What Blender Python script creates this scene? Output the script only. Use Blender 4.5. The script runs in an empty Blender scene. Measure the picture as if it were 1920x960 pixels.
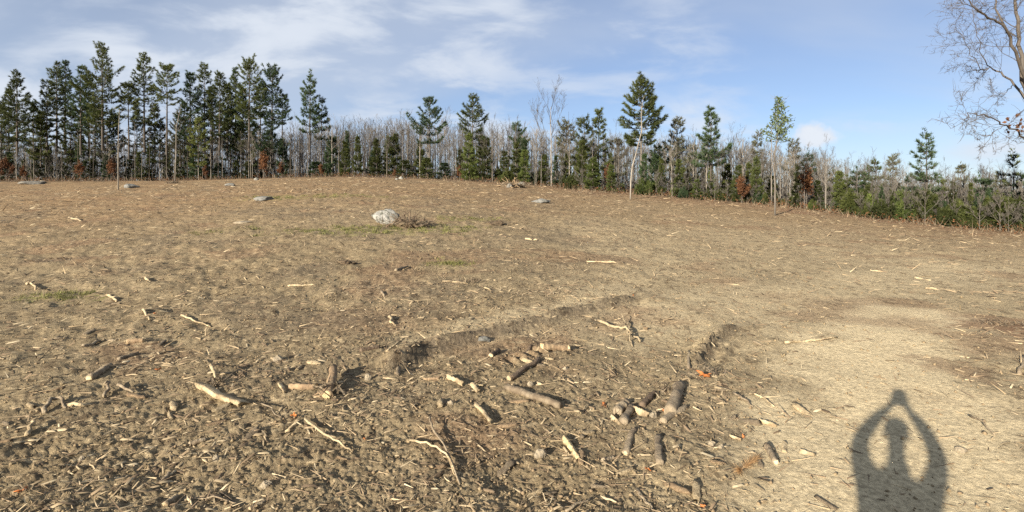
import bpy, math, random
import numpy as np
from mathutils import Vector, Matrix
R_ = math.radians
SC = bpy.context.scene
COL = SC.collection
random.seed(4); np.random.seed(4)

# ------------------------------------------------------------------ camera
F_PX, HOR, EYE = 1000.0, 372.0, 1.9            # focal length and horizon in pixels of a 1920 wide picture
cam = bpy.data.cameras.new('camera'); cam.sensor_width = 36; cam.lens = F_PX / 1920 * 36
cam.shift_y = -(480 - HOR) / 1920; cam.clip_start = 0.02; cam.clip_end = 3000
cam_o = bpy.data.objects.new('camera', cam); COL.objects.link(cam_o)
cam_o.location = (0, 0, EYE); cam_o.rotation_euler = (R_(90), 0, 0); SC.camera = cam_o

# ------------------------------------------------------------------ light
SUN_AZ, SUN_EL = R_(35.98), R_(16.5)           # the light travels towards this azimuth (from +Y to +X)
LD = Vector((math.sin(SUN_AZ) * math.cos(SUN_EL), math.cos(SUN_AZ) * math.cos(SUN_EL), -math.sin(SUN_EL)))
sun = bpy.data.lights.new('sun', 'SUN'); sun.energy = 5.0; sun.angle = R_(0.53); sun.color = (1.0, 0.915, 0.785)
sun_o = bpy.data.objects.new('sun', sun); COL.objects.link(sun_o)
sun_o.rotation_euler = LD.to_track_quat('-Z', 'Y').to_euler()
w = bpy.data.worlds.new('World'); SC.world = w; w.use_nodes = True
def build_world():
    nt = w.node_tree; N = nt.nodes; L = nt.links; N.clear()
    out = N.new('ShaderNodeOutputWorld'); bg = N.new('ShaderNodeBackground'); bg.inputs[1].default_value = 0.05
    sky = N.new('ShaderNodeTexSky'); sky.sky_type = 'NISHITA'; sky.sun_disc = False
    sky.sun_elevation = SUN_EL; sky.sun_rotation = SUN_AZ + math.pi
    sky.air_density = 0.85; sky.dust_density = 0.0; sky.ozone_density = 3.6; sky.altitude = 200
    tc = N.new('ShaderNodeTexCoord'); sep = N.new('ShaderNodeSeparateXYZ'); L.new(tc.outputs['Generated'], sep.inputs[0])
    def math_(op, a, b=None, clamp=False):
        n = N.new('ShaderNodeMath'); n.operation = op; n.use_clamp = clamp
        for i, v in enumerate((a, b)):
            if v is None: continue
            if isinstance(v, (int, float)): n.inputs[i].default_value = v
            else: L.new(v, n.inputs[i])
        return n.outputs[0]
    zz = math_('ADD', math_('MAXIMUM', sep.outputs[2], 0.0), 0.30)
    comb = N.new('ShaderNodeCombineXYZ'); L.new(math_('DIVIDE', sep.outputs[0], zz), comb.inputs[0]); L.new(math_('DIVIDE', sep.outputs[1], zz), comb.inputs[1])
    def noise(scale, detail, rough, loc=(0, 0, 0), stretch=(1, 1, 1), dist=0.0, rot=0):
        m = N.new('ShaderNodeMapping'); m.inputs['Location'].default_value = loc; m.inputs['Scale'].default_value = stretch; m.inputs['Rotation'].default_value = (0, 0, rot)
        L.new(comb.outputs[0], m.inputs[0]); n = N.new('ShaderNodeTexNoise'); L.new(m.outputs[0], n.inputs['Vector'])
        n.inputs['Scale'].default_value = scale; n.inputs['Detail'].default_value = detail; n.inputs['Roughness'].default_value = rough; n.inputs['Distortion'].default_value = dist
        return n.outputs['Fac']
    def ramp(v, a, b, lo=0.0, hi=1.0):
        n = N.new('ShaderNodeMapRange'); n.interpolation_type = 'SMOOTHSTEP'; L.new(v, n.inputs[0])
        for i, x in enumerate((a, b, lo, hi)): n.inputs[i + 1].default_value = x
        return n.outputs[0]
    veil = ramp(noise(0.9, 5, 0.5, (3.1, 1.7, 0), (0.6, 1.1, 1), 0.6, 0.35), 0.32, 0.70, 0.34, 0.88)
    puff = ramp(noise(2.9, 9, 0.56, (6.1, 1.2, 0), (0.8, 1.2, 1), 0.35, 0.5), 0.42, 0.66, 0.0, 1.0)
    patchy = ramp(noise(0.8, 3, 0.5, (0.6, 6.6, 0)), 0.40, 0.58)
    puff = math_('MULTIPLY', puff, patchy)
    hz = ramp(sep.outputs[2], 0.0, 0.30, 0.66, 0.0)
    veil = math_('MAXIMUM', veil, hz); streak = 0.0
    # one small cumulus low over the wood
    cd = Vector((0.57, 1.0, 0.115)).normalized()
    dv = N.new('ShaderNodeVectorMath'); dv.operation = 'SUBTRACT'; L.new(tc.outputs['Generated'], dv.inputs[0]); dv.inputs[1].default_value = cd
    sc_ = N.new('ShaderNodeVectorMath'); sc_.operation = 'MULTIPLY'; L.new(dv.outputs[0], sc_.inputs[0]); sc_.inputs[1].default_value = (24, 24, 42)
    ln = N.new('ShaderNodeVectorMath'); ln.operation = 'LENGTH'; L.new(sc_.outputs[0], ln.inputs[0])
    cn = N.new('ShaderNodeTexNoise'); cn.inputs['Scale'].default_value = 34; cn.inputs['Detail'].default_value = 6; cn.inputs['Roughness'].default_value = 0.55; L.new(tc.outputs['Generated'], cn.inputs['Vector'])
    cum = ramp(math_('ADD', ln.outputs[1], math_('MULTIPLY', math_('SUBTRACT', cn.outputs[0], 0.5), 2.2)), 0.2, 1.15, 0.95, 0.0)
    cov = math_('MAXIMUM', math_('ADD', math_('MULTIPLY', veil, 0.80), math_('MULTIPLY', puff, 0.35), True), cum)
    cov = math_('MINIMUM', cov, 0.93)
    mix = N.new('ShaderNodeMix'); mix.data_type = 'RGBA'; L.new(cov, mix.inputs['Factor'])
    hs = N.new('ShaderNodeHueSaturation'); hs.inputs['Saturation'].default_value = 0.98; hs.inputs['Value'].default_value = 1.0; L.new(sky.outputs[0], hs.inputs['Color'])
    tn = N.new('ShaderNodeMix'); tn.data_type = 'RGBA'; tn.blend_type = 'MULTIPLY'; tn.inputs['Factor'].default_value = 1; tn.inputs['B'].default_value = (1.03, 0.975, 1.0, 1); L.new(hs.outputs[0], tn.inputs['A'])
    L.new(tn.outputs['Result'], mix.inputs['A']); mix.inputs['B'].default_value = (4.6, 5.15, 6.05, 1)
    m2 = N.new('ShaderNodeMix'); m2.data_type = 'RGBA'; L.new(math_('MAXIMUM', cum, math_('MULTIPLY', puff, 0.62)), m2.inputs['Factor']); L.new(mix.outputs['Result'], m2.inputs['A']); m2.inputs['B'].default_value = (6.1, 6.5, 7.1, 1)
    L.new(m2.outputs['Result'], bg.inputs[0]); L.new(bg.outputs[0], out.inputs[0])
build_world()
SC.view_settings.view_transform = 'Standard'; SC.view_settings.look = 'None'
SC.view_settings.exposure = 1.42; SC.view_settings.gamma = 1
SC.render.engine = 'CYCLES'; SC.cycles.max_bounces = 5; SC.cycles.use_denoising = False

# ------------------------------------------------------------------ helpers: objects
def new_obj(name, data, parent=None, loc=None):
    o = bpy.data.objects.new(name, data); COL.objects.link(o)
    if parent is not None: o.parent = parent
    if loc is not None: o.location = loc
    return o
def tag(o, label=None, cat=None, group=None, kind=None):
    if label: o['label'] = label
    if cat: o['category'] = cat
    if group: o['group'] = group
    if kind: o['kind'] = kind
    return o
def mesh_np(name, V, T, mats, mi=None, tint=None, smooth=False):
    """mesh from vertex array, list of (faces array of n-gons of one size) and materials"""
    me = bpy.data.meshes.new(name); V = np.asarray(V, np.float32)
    faces = T if isinstance(T, list) else [T]
    faces = [np.asarray(f, np.int32) for f in faces if len(f)]
    loops = np.concatenate([f.ravel() for f in faces]); counts = np.concatenate([np.full(len(f), f.shape[1], np.int32) for f in faces])
    me.vertices.add(len(V)); me.vertices.foreach_set('co', V.ravel())
    me.loops.add(len(loops)); me.loops.foreach_set('vertex_index', loops)
    me.polygons.add(len(counts)); me.polygons.foreach_set('loop_start', np.concatenate([[0], np.cumsum(counts)[:-1]]).astype(np.int32))
    me.polygons.foreach_set('loop_total', counts)
    if mi is not None: me.polygons.foreach_set('material_index', np.asarray(mi, np.int32))
    if smooth: me.polygons.foreach_set('use_smooth', np.ones(len(counts), bool))
    for m in (mats if isinstance(mats, (list, tuple)) else [mats]): me.materials.append(m)
    if tint is not None:
        a = me.attributes.new('tint', 'FLOAT', 'POINT'); a.data.foreach_set('value', np.asarray(tint, np.float32))
    me.update(calc_edges=True)
    return me
class Geo:
    """collects tubes and loose triangles"""
    def __init__(s): s.V = []; s.Q = []; s.T = []; s.n = 0; s.qm = []; s.tm = []; s.t = []
    def add(s, V, Q=None, T=None, m=0, tint=0.5):
        V = np.asarray(V, np.float32); s.V.append(V)
        s.t.append(np.broadcast_to(np.asarray(tint, np.float32), (len(V),)))
        if Q is not None and len(Q): s.Q.append(np.asarray(Q, np.int32) + s.n); s.qm.append(np.full(len(Q), m))
        if T is not None and len(T): s.T.append(np.asarray(T, np.int32) + s.n); s.tm.append(np.full(len(T), m))
        s.n += len(V)
    def tube(s, pts, rad, k=5, m=0, cap=True, tint=0.5, bump=0.0, rng=None):
        P = np.asarray(pts, float); n = len(P); rad = np.broadcast_to(rad, (n,))
        D = np.gradient(P, axis=0); D /= np.linalg.norm(D, axis=1)[:, None] + 1e-9
        ref = np.array([0, 0, 1.]) if abs(D[0][2]) < 0.9 else np.array([1., 0, 0])
        A = np.cross(D, ref); A /= np.linalg.norm(A, axis=1)[:, None] + 1e-9; B = np.cross(D, A)
        th = np.arange(k) * 2 * math.pi / k
        rr = rad[:, None] * np.ones((n, k))
        if bump: rr = rr * (1 + bump * (rng or np.random).uniform(-1, 1, (n, k)))
        V = P[:, None, :] + rr[..., None] * (np.cos(th)[None, :, None] * A[:, None, :] + np.sin(th)[None, :, None] * B[:, None, :])
        V = V.reshape(-1, 3)
        i = np.arange(n - 1)[:, None] * k; j = np.arange(k)[None, :]; j2 = (j + 1) % k
        Q = np.stack([i + j, i + j2, i + k + j2, i + k + j], -1).reshape(-1, 4)
        T = None
        if cap:
            V = np.vstack([V, P[0], P[-1]]); a = n * k
            jj = np.arange(k); T = np.vstack([np.stack([np.full(k, a), (jj + 1) % k, jj], -1), np.stack([np.full(k, a + 1), (n - 1) * k + jj, (n - 1) * k + (jj + 1) % k], -1)])
        s.add(V, Q, T, m, tint)
    def mesh(s, name, mats, smooth=False):
        V = np.concatenate(s.V); f = []; mi = []
        if s.Q: f.append(np.concatenate(s.Q)); mi.append(np.concatenate(s.qm))
        if s.T: f.append(np.concatenate(s.T)); mi.append(np.concatenate(s.tm))
        return mesh_np(name, V, f, mats, np.concatenate(mi), np.concatenate(s.t), smooth)
def unit(a): return a / (np.linalg.norm(a, axis=-1, keepdims=True) + 1e-9)
def blades(pos, dirs, length, width, rng):
    """thin leaf or needle triangles: one per row"""
    n = len(pos); side = unit(np.cross(dirs, rng.normal(size=(n, 3))))
    hw = (np.broadcast_to(width, (n,)) / 2)[:, None]; le = np.broadcast_to(length, (n,))[:, None]
    V = np.stack([pos - side * hw, pos + side * hw, pos + dirs * le], 1).reshape(-1, 3)
    return V, np.arange(n * 3).reshape(-1, 3)
def leaves(pos, dirs, length, width, rng):
    """diamond leaves folded along the midrib"""
    n = len(pos); side = unit(np.cross(dirs, rng.normal(size=(n, 3)))); up = np.cross(dirs, side)
    hw = (np.broadcast_to(width, (n,)) / 2)[:, None]; le = np.broadcast_to(length, (n,))[:, None]
    mid = pos + dirs * le * 0.5 + up * hw * 0.3
    V = np.stack([pos, mid - side * hw, pos + dirs * le, mid + side * hw], 1).reshape(-1, 3)
    b = np.arange(n)[:, None] * 4
    T = np.concatenate([b + np.array([0, 1, 2]), b + np.array([0, 2, 3])], 0)
    return V, T

# ------------------------------------------------------------------ helpers: noise and the lie of the land
def _hash(ix, iy, seed):
    h = (ix.astype(np.int64) * 374761393 + iy.astype(np.int64) * 668265263 + seed * 1442695041) & 0xFFFFFFFF
    h = ((h ^ (h >> 13)) * 1274126177) & 0xFFFFFFFF
    return ((h ^ (h >> 16)) & 0xFFFFFF) / float(0xFFFFFF)
def vn(x, y, seed=0):
    ix = np.floor(x); iy = np.floor(y); fx = x - ix; fy = y - iy
    fx = fx * fx * fx * (fx * (fx * 6 - 15) + 10); fy = fy * fy * fy * (fy * (fy * 6 - 15) + 10)
    a = _hash(ix, iy, seed); b = _hash(ix + 1, iy, seed); c = _hash(ix, iy + 1, seed); d = _hash(ix + 1, iy + 1, seed)
    return (a + (b - a) * fx) * (1 - fy) + (c + (d - c) * fx) * fy
def fbm(x, y, seed=0, o=4, g=0.5):
    s = 0; a = 1; t = 0
    for k in range(o):
        c, n = math.cos(0.6 * k), math.sin(0.6 * k); q = 2.03 ** k
        s = s + a * vn((x * c - y * n) * q + 17.3 * k, (x * n + y * c) * q - 9.1 * k, seed + k); t += a; a *= g
    return s / t
def worley(x, y, seed=0):
    ix = np.floor(x); iy = np.floor(y); f1 = np.full(x.shape, 9.0)
    for dx in (-1, 0, 1):
        for dy in (-1, 0, 1):
            cx = ix + dx; cy = iy + dy; d = (cx + _hash(cx, cy, seed) - x) ** 2 + (cy + _hash(cx, cy, seed + 7) - y) ** 2; f1 = np.minimum(f1, d)
    return np.sqrt(f1)
def sstep(a, b, v):
    t = np.clip((v - a) / (b - a), 0, 1); return t * t * (3 - 2 * t)
CP = []
for px, rows in {
    -300: [(6, 0), (14, .25), (30, 1.3), (62, 3.6), (110, 4), (220, 3)],
    0: [(6, 0), (12, .25), (25, 1.1), (45, 2.75), (62, 3.88), (90, 4.1), (160, 3.5)],
    330: [(6, 0), (12, .3), (22, 1.0), (42, 2.72), (62, 3.95), (92, 4.1), (160, 3.5)],
    640: [(6, .03), (12, .4), (19, 1.03), (30, 2.0), (45, 3.22), (58, 4.22), (82, 4.25), (160, 3.4)],
    960: [(6, .03), (12, .36), (20, .9), (35, 2.05), (52, 3.3), (80, 3.6), (160, 3.2)],
    1200: [(6, 0), (12, .28), (20, .7), (32, 1.45), (44, 2.16), (70, 2.6), (160, 2.6)],
    1440: [(6, 0), (12, .15), (22, .52), (38, 1.4), (60, 1.8), (140, 2)],
    1700: [(6, 0), (14, .06), (24, .3), (32, .46), (60, .8), (130, 1)],
    1920: [(6, 0), (14, -.02), (28, .08), (60, .3), (120, .5)],
    2250: [(6, 0), (14, -.1), (28, -.1), (70, 0)]}.items():
    for Y, z in rows: CP.append(((px - 960) / F_PX * Y, Y, z))
CP += [(0, 0, 0), (2.5, 2.5, 0), (-2.5, 2.5, 0), (0, 3.5, 0), (3.5, 5, 0), (0, -8, 0), (-18, -6, 0), (18, -6, 0), (0, -60, -.5), (-120, -40, 0), (120, -40, -1), (0, -250, -1), (-250, 60, 2.5), (250, 60, 0), (0, 330, 3), (-220, 260, 3), (220, 260, 1)]
CP = np.array(CP, float)
def _tps_k(r2): return 0.5 * r2 * np.log(r2 + 1e-9)
def _tps_fit():
    n = len(CP); P = CP[:, :2] / 30; d = ((P[:, None] - P[None]) ** 2).sum(-1)
    A = np.zeros((n + 3, n + 3)); A[:n, :n] = _tps_k(d) + np.eye(n) * 2e-3; A[:n, n] = 1; A[:n, n + 1:] = P; A[n, :n] = 1; A[n + 1:, :n] = P.T
    return np.linalg.solve(A, np.concatenate([CP[:, 2], [0, 0, 0]]))
_W = _tps_fit()
def macro(x, y):
    x = np.asarray(x, float); y = np.asarray(y, float); s = np.full(x.shape, _W[-3]) + _W[-2] * x / 30 + _W[-1] * y / 30
    for (cx, cy, _z), wgt in zip(CP, _W): s = s + wgt * _tps_k(((x - cx) ** 2 + (y - cy) ** 2) / 900.0)
    r = np.hypot(x, y); k = sstep(260, 340, r)
    return s * (1 - k) + k * 1.5
def on_macro(px, py, lo=1.5, hi=90.0):
    """where the line of sight through a pixel meets the smooth ground"""
    Y = np.geomspace(lo, hi, 700); X = (px - 960) / F_PX * Y; Z = EYE - (py - HOR) / F_PX * Y
    i = np.argmax(Z < macro(X, Y))
    if Z[i] >= macro(X[i:i+1], Y[i:i+1])[0]: i = len(Y) - 1
    return float(X[i]), float(Y[i])
def seg_dist(x, y, pts):
    """distance to a polyline, signed offset to its right and length along it"""
    best = np.full(x.shape, 1e9); sd = np.zeros(x.shape); al = np.zeros(x.shape); acc = 0
    for (ax, ay), (bx, by) in zip(pts[:-1], pts[1:]):
        dx, dy = bx - ax, by - ay; l = math.hypot(dx, dy); t = np.clip(((x - ax) * dx + (y - ay) * dy) / l / l, 0, 1)
        qx, qy = x - ax - t * dx, y - ay - t * dy; d = np.hypot(qx, qy); m = d < best
        best = np.where(m, d, best); sd = np.where(m, (qx * dy - qy * dx) / l, sd); al = np.where(m, acc + t * l, al); acc += l
    return best, sd, al, acc
TR1 = [on_macro(*p) for p in ((715, 700), (800, 662), (930, 625), (1010, 606), (1100, 583), (1195, 560))]
TR2 = [on_macro(*p) for p in ((1296, 690), (1330, 652), (1352, 632), (1384, 612))]
TR3 = [on_macro(*p) for p in ((1090, 600), (1150, 584), (1205, 571))]
TR4 = [on_macro(*p) for p in ((1345, 668), (1375, 640), (1420, 610))]
TR5 = [on_macro(*p) for p in ((380, 610), (440, 604), (530, 587))]
TREAD = [[on_macro(952 + 17 * i, 672 - 5 * i), on_macro(978 + 17 * i, 690 - 5 * i)] for i in range(4)]
TR6 = [on_macro(*p) for p in ((960, 505), (1060, 500), (1195, 497))]
SAND = [on_macro(*p) for p in ((1720, 960), (1690, 820), (1690, 730), (1670, 660), (1720, 590))]
SAND2 = [on_macro(*p) for p in ((1240, 600), (1500, 560), (1800, 500))]
SAND3 = [on_macro(*p) for p in ((860, 640), (960, 612), (1080, 575), (1170, 545))]
def patch(x, y, px, py, rx, ry, seed=0):
    cx, cy = on_macro(px, py); q = np.hypot((x - cx) / rx, (y - cy) / ry) + (fbm(x * 2.2 / min(rx, 1.5), y * 2.2 / min(rx, 1.5), seed, 3) - .5) * 1.3
    return 1 - sstep(.45, 1.15, q)
def sand_mask(x, y):
    d, _, _, _ = seg_dist(x, y, SAND); wob = (fbm(x * 1.3, y * 1.3, 5, 4) - .5)
    m = 1 - sstep(.55, 1.35, d + wob * 1.3)
    d2, _, _, _ = seg_dist(x, y, SAND2); m = np.maximum(m, .55 * (1 - sstep(.6, 2.2, d2 + wob * 2)))
    d3, _, _, _ = seg_dist(x, y, SAND3); m = np.maximum(m, .5 * (1 - sstep(.3, .9, d3 + wob * .8)))
    return m
def rough_mask(x, y):
    r = np.hypot(x, y); right = sstep(-.1, .62, x / np.maximum(y, .5) + (fbm(x * .25, y * .25, 8, 2) - .5) * .5)
    k = 1 - .42 * right * (1 - .35 * (1 - sstep(3, 5, r)))
    return np.clip(k * (1 - .72 * sand_mask(x, y)), .1, 1) * (0.72 + .56 * fbm(x * .35, y * .35, 77, 3))
def micro(x, y):
    x = np.asarray(x, float); y = np.asarray(y, float); r = np.hypot(x, y); k = rough_mask(x, y)
    near = 1 - sstep(5.5, 11, r); mid = 1 - sstep(14, 30, r)
    h = (fbm(x * .55, y * .55, 1, 3) - .5) * .11 * (.4 + .6 * k)
    h += (fbm(x * 2.3, y * 2.3, 11, 3) - .5) * .07 * k * (.35 + .65 * mid)
    lump = 1 - np.abs(2 * fbm(x * 6.0, y * 6.0, 21, 3, .55) - 1) * 2.2
    h += lump * .008 * k * mid
    h += (fbm(x * 17, y * 17, 31, 3, .65) - .5) * .018 * k * near
    h += (vn(x * 46, y * 46, 41) - .5) * .010 * k * near + (vn(x * 90, y * 90, 43) - .5) * .010 * np.sqrt(k) * near
    nr = r < 11.5
    if nr.any():
        xs, ys = x[nr], y[nr]; wx = xs + .03 * fbm(xs * 9, ys * 9, 201, 2); wy = ys + .03 * fbm(xs * 9, ys * 9, 202, 2); pat = .25 + 1.1 * sstep(.35, .65, fbm(xs * 1.6, ys * 1.6, 203, 3))
        cr = (.75 - worley(wx * 11, wy * 11, 211)) * .013 * pat + (.7 - worley(wx * 24, wy * 24, 212)) * .013 + (.7 - worley(xs * 52, ys * 52, 213)) * .006
        h[nr] += cr * k[nr] * near[nr]
    far = sstep(9, 16, r); h += far * (fbm(x * 1.1, y * 2.2, 51, 3) - .5) * .09 * k
    hill = sstep(6, 10, r) * (1 - sstep(40, 60, r)); rid = 1 - np.abs(2 * fbm(x * 1.9 + .6 * y, y * 1.9 - .9 * x, 53, 3, .55) - 1) * 2.4
    h += hill * np.clip(rid, -.6, 1) * .02 * k + hill * (fbm(x * 5, y * 5, 57, 2) - .5) * .05 * k
    # crawler and tyre marks
    br = .35 + 1.0 * fbm(x * 3, y * 3, 61, 3)
    for tr, ht, wd, tread in ((TR1, .13, .13, 0), (TR2, .09, .09, 1), (TR3, .045, .09, 0), (TR4, .045, .06, 1), (TR5, .06, .12, 0), (TR6, .05, .16, 0)) + tuple((t, .032, .035, 0) for t in TREAD):
        d, s, a, L = seg_dist(x, y, tr); e0 = min(.35, L * .25); e = np.minimum(sstep(0, e0, a), 1 - sstep(L - e0, L, a))
        ridge = np.where(s < 0, np.exp(-(s / (wd * 1.9)) ** 2), np.exp(-(s / (wd * .45)) ** 2)) * (d < wd * 6)
        if tread: ridge = ridge * (.45 + .75 * (np.sin(a * 2 * math.pi / .09) > -.2))
        h += ht * e * ridge * br - .045 * e * np.exp(-((s - wd * 1.7) / (wd * .9)) ** 2) * (d < wd * 6)
    return h
def height(x, y): return macro(x, y) + micro(x, y)
def h1(x, y): return float(height(np.array([x]), np.array([y]))[0])
def m1(x, y): return float(macro(np.array([x]), np.array([y]))[0])
def ground_at(px, py):
    x, y = on_macro(px, py); return Vector((x, y, h1(x, y)))

# the edge of the cleared field: picture column -> distance
EDGE = np.array([(-900, 66), (0, 62), (320, 62), (560, 60), (640, 58), (800, 57), (960, 52), (1100, 46), (1200, 44), (1300, 41), (1440, 38), (1600, 34), (1750, 31), (1920, 28), (2300, 25), (3000, 22)], float)
def edge_Y(px): return float(np.interp(px, EDGE[:, 0], EDGE[:, 1]))

# ------------------------------------------------------------------ materials
def mat(name): 
    m = bpy.data.materials.new(name); m.use_nodes = True; nt = m.node_tree; b = nt.nodes['Principled BSDF']
    b.inputs['Roughness'].default_value = .9; b.inputs['Specular IOR Level'].default_value = .15
    return m, nt, b
def node(nt, t, **kw):
    n = nt.nodes.new(t)
    for k, v in kw.items():
        if k in n.inputs: n.inputs[k].default_value = v
        else: setattr(n, k, v)
    return n
def mixc(nt, fac, a, b, bl='MIX'):
    m = node(nt, 'ShaderNodeMix', data_type='RGBA', blend_type=bl)
    for s, v in (('Factor', fac), ('A', a), ('B', b)):
        if hasattr(v, 'links') or hasattr(v, 'is_output'): nt.links.new(v, m.inputs[s])
        elif s == 'Factor': m.inputs[s].default_value = v
        else: m.inputs[s].default_value = (*v, 1)
    return m.outputs['Result']
def ramp(nt, v, a, b, lo=0., hi=1.):
    n = node(nt, 'ShaderNodeMapRange'); n.interpolation_type = 'SMOOTHSTEP'; nt.links.new(v, n.inputs[0])
    for i, x in enumerate((a, b, lo, hi)): n.inputs[i + 1].default_value = x
    return n.outputs[0]
def tex(nt, scale, detail=4, rough=.55, vec=None, dist=0., stretch=None, rot=(0, 0, 0), coord='Object'):
    if vec is None: vec = node(nt, 'ShaderNodeTexCoord').outputs[coord]
    if stretch:
        mp = node(nt, 'ShaderNodeMapping'); mp.inputs['Scale'].default_value = stretch; mp.inputs['Rotation'].default_value = rot; nt.links.new(vec, mp.inputs[0]); vec = mp.outputs[0]
    n = node(nt, 'ShaderNodeTexNoise', Scale=scale, Detail=detail, Roughness=rough, Distortion=dist); nt.links.new(vec, n.inputs['Vector'])
    return n.outputs['Fac']
def mth(nt, op, a, b):
    n = node(nt, 'ShaderNodeMath', operation=op)
    for i, v in enumerate((a, b)):
        if isinstance(v, (int, float)): n.inputs[i].default_value = v
        else: nt.links.new(v, n.inputs[i])
    return n.outputs[0]
def attr(nt, name): return node(nt, 'ShaderNodeAttribute', attribute_name=name).outputs['Fac']
def bump(nt, b, h, strength, dist):
    n = node(nt, 'ShaderNodeBump', Strength=strength, Distance=dist); nt.links.new(h, n.inputs['Height']); nt.links.new(n.outputs[0], b.inputs['Normal'])
def soil_colour(nt):
    big = ramp(nt, tex(nt, .22, 3), .35, .65); midn = ramp(nt, tex(nt, 1.7, 5, .6), .3, .7); fine = tex(nt, 26, 5, .65)
    c = mixc(nt, big, (.288, .222, .131), (.242, .184, .107)); c = mixc(nt, mth(nt, 'MULTIPLY', midn, .6), c, (.170, .127, .074))
    return c, fine, midn
def make_ground_mat():
    m, nt, b = mat('churned_soil'); L = nt.links
    c, fine, midn = soil_colour(nt)
    c = mixc(nt, attr(nt, 'far'), c, mixc(nt, midn, (.262, .172, .092), (.192, .121, .064)))
    c = mixc(nt, attr(nt, 'sand'), c, (.56, .45, .275))
    c = mixc(nt, attr(nt, 'rust'), c, (.20, .115, .068))
    c = mixc(nt, mth(nt, 'MULTIPLY', attr(nt, 'moss'), ramp(nt, tex(nt, 6, 5), .42, .66)), c, (.20, .19, .062))
    c = mixc(nt, attr(nt, 'shade_and_patches'), c, (.13, .102, .070))  # painted shade along the tracks, and random darker patches of soil
    c = mixc(nt, attr(nt, 'litter'), c, (.10, .065, .040))
    calm = ramp(nt, attr(nt, 'sand'), .4, 1., 1., .25)
    # chaff and shredded wood too fine to build: pale and dark flecks lying in all directions
    for st, rot, sc, lo, hi, col, k in (((1, .28, 1), .35, 24, .60, .70, (.45, .355, .21), .60), ((.3, 1, 1), .5, 21, .61, .70, (.42, .32, .185), .55), ((1, .3, 1), -.6, 11, .60, .72, (.38, .285, .165), .5), ((1, .5, 1), 1.1, 16, .60, .70, (.085, .058, .036), .65), ((1, .55, 1), .1, 5, .56, .70, (.10, .070, .043), .5), ((1, .45, 1), .8, 8, .57, .66, (.075, .052, .033), .6), ((.45, 1, 1), .2, 9, .58, .67, (.43, .335, .20), .6)):
        f = mth(nt, 'MULTIPLY', ramp(nt, tex(nt, sc, 3, .6, stretch=st, rot=(0, 0, rot), dist=.3), lo, hi, 0, k), calm)
        c = mixc(nt, f, c, col)
    c = mixc(nt, 1.0, c, mixc(nt, ramp(nt, fine, .25, .75), (.62, .62, .62), (1.30, 1.30, 1.30)), 'MULTIPLY')
    L.new(c, b.inputs['Base Color'])
    hgt = mth(nt, 'ADD', mth(nt, 'MULTIPLY', tex(nt, 9, 6, .65), 1.0), mth(nt, 'MULTIPLY', tex(nt, 75, 4, .75), .5))
    bump(nt, b, hgt, .8, .045); b.inputs['Specular IOR Level'].default_value = .05; b.inputs['Roughness'].default_value = 1
    return m
def make_clod_mat():
    m, nt, b = mat('soil_clod'); c, fine, _ = soil_colour(nt)
    c = mixc(nt, attr(nt, 'tint'), mixc(nt, .0, c, c), (.19, .13, .08)); nt.links.new(c, b.inputs['Base Color']); bump(nt, b, tex(nt, 40, 4), .5, .02)
    b.inputs['Specular IOR Level'].default_value = .05; return m
def wood_mat(name, c0, c1, scale=14, dark=(.10, .07, .045), stain=.5, rough=.85):
    m, nt, b = mat(name); t = ramp(nt, tex(nt, scale, 5, .6, stretch=(1, 1, .25)), .3, .7)
    c = mixc(nt, t, c0, c1); c = mixc(nt, mth(nt, 'MULTIPLY', ramp(nt, tex(nt, scale * .45, 6, .7), .44, .66), stain), c, dark)
    rnd = node(nt, 'ShaderNodeObjectInfo').outputs['Random']
    c = mixc(nt, 1.0, c, mixc(nt, rnd, (.82, .80, .78), (1.12, 1.10, 1.06)), 'MULTIPLY')
    nt.links.new(c, b.inputs['Base Color']); bump(nt, b, tex(nt, scale * 3, 5, .65, stretch=(1, 1, .4)), .9, .02); b.inputs['Roughness'].default_value = rough; return m
def chip_mat():
    m, nt, b = mat('wood_chip'); t = attr(nt, 'tint'); cr = node(nt, 'ShaderNodeValToRGB'); nt.links.new(t, cr.inputs[0])
    e = cr.color_ramp.elements; e[0].color = (.08, .055, .035, 1); e[1].color = (.58, .48, .31, 1); e[1].position = 1
    for p, c in ((.3, (.17, .12, .075, 1)), (.55, (.31, .235, .14, 1)), (.8, (.44, .345, .21, 1))): q = e.new(p); q.color = c
    c = mixc(nt, ramp(nt, tex(nt, 30, 4), .35, .7, 0, .45), cr.outputs[0], (.24, .17, .105)); nt.links.new(c, b.inputs['Base Color']); b.inputs['Roughness'].default_value = .8; return m
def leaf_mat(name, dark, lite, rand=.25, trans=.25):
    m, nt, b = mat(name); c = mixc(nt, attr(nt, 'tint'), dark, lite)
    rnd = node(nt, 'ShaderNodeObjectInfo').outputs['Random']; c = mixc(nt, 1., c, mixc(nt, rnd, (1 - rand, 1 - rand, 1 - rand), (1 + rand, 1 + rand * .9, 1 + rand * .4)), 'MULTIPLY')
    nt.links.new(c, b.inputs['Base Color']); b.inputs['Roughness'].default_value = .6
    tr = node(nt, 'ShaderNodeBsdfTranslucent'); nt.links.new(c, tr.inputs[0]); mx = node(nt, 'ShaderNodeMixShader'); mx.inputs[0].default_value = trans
    nt.links.new(b.outputs[0], mx.inputs[1]); nt.links.new(tr.outputs[0], mx.inputs[2]); nt.links.new(mx.outputs[0], nt.nodes['Material Output'].inputs[0]); return m
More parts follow.
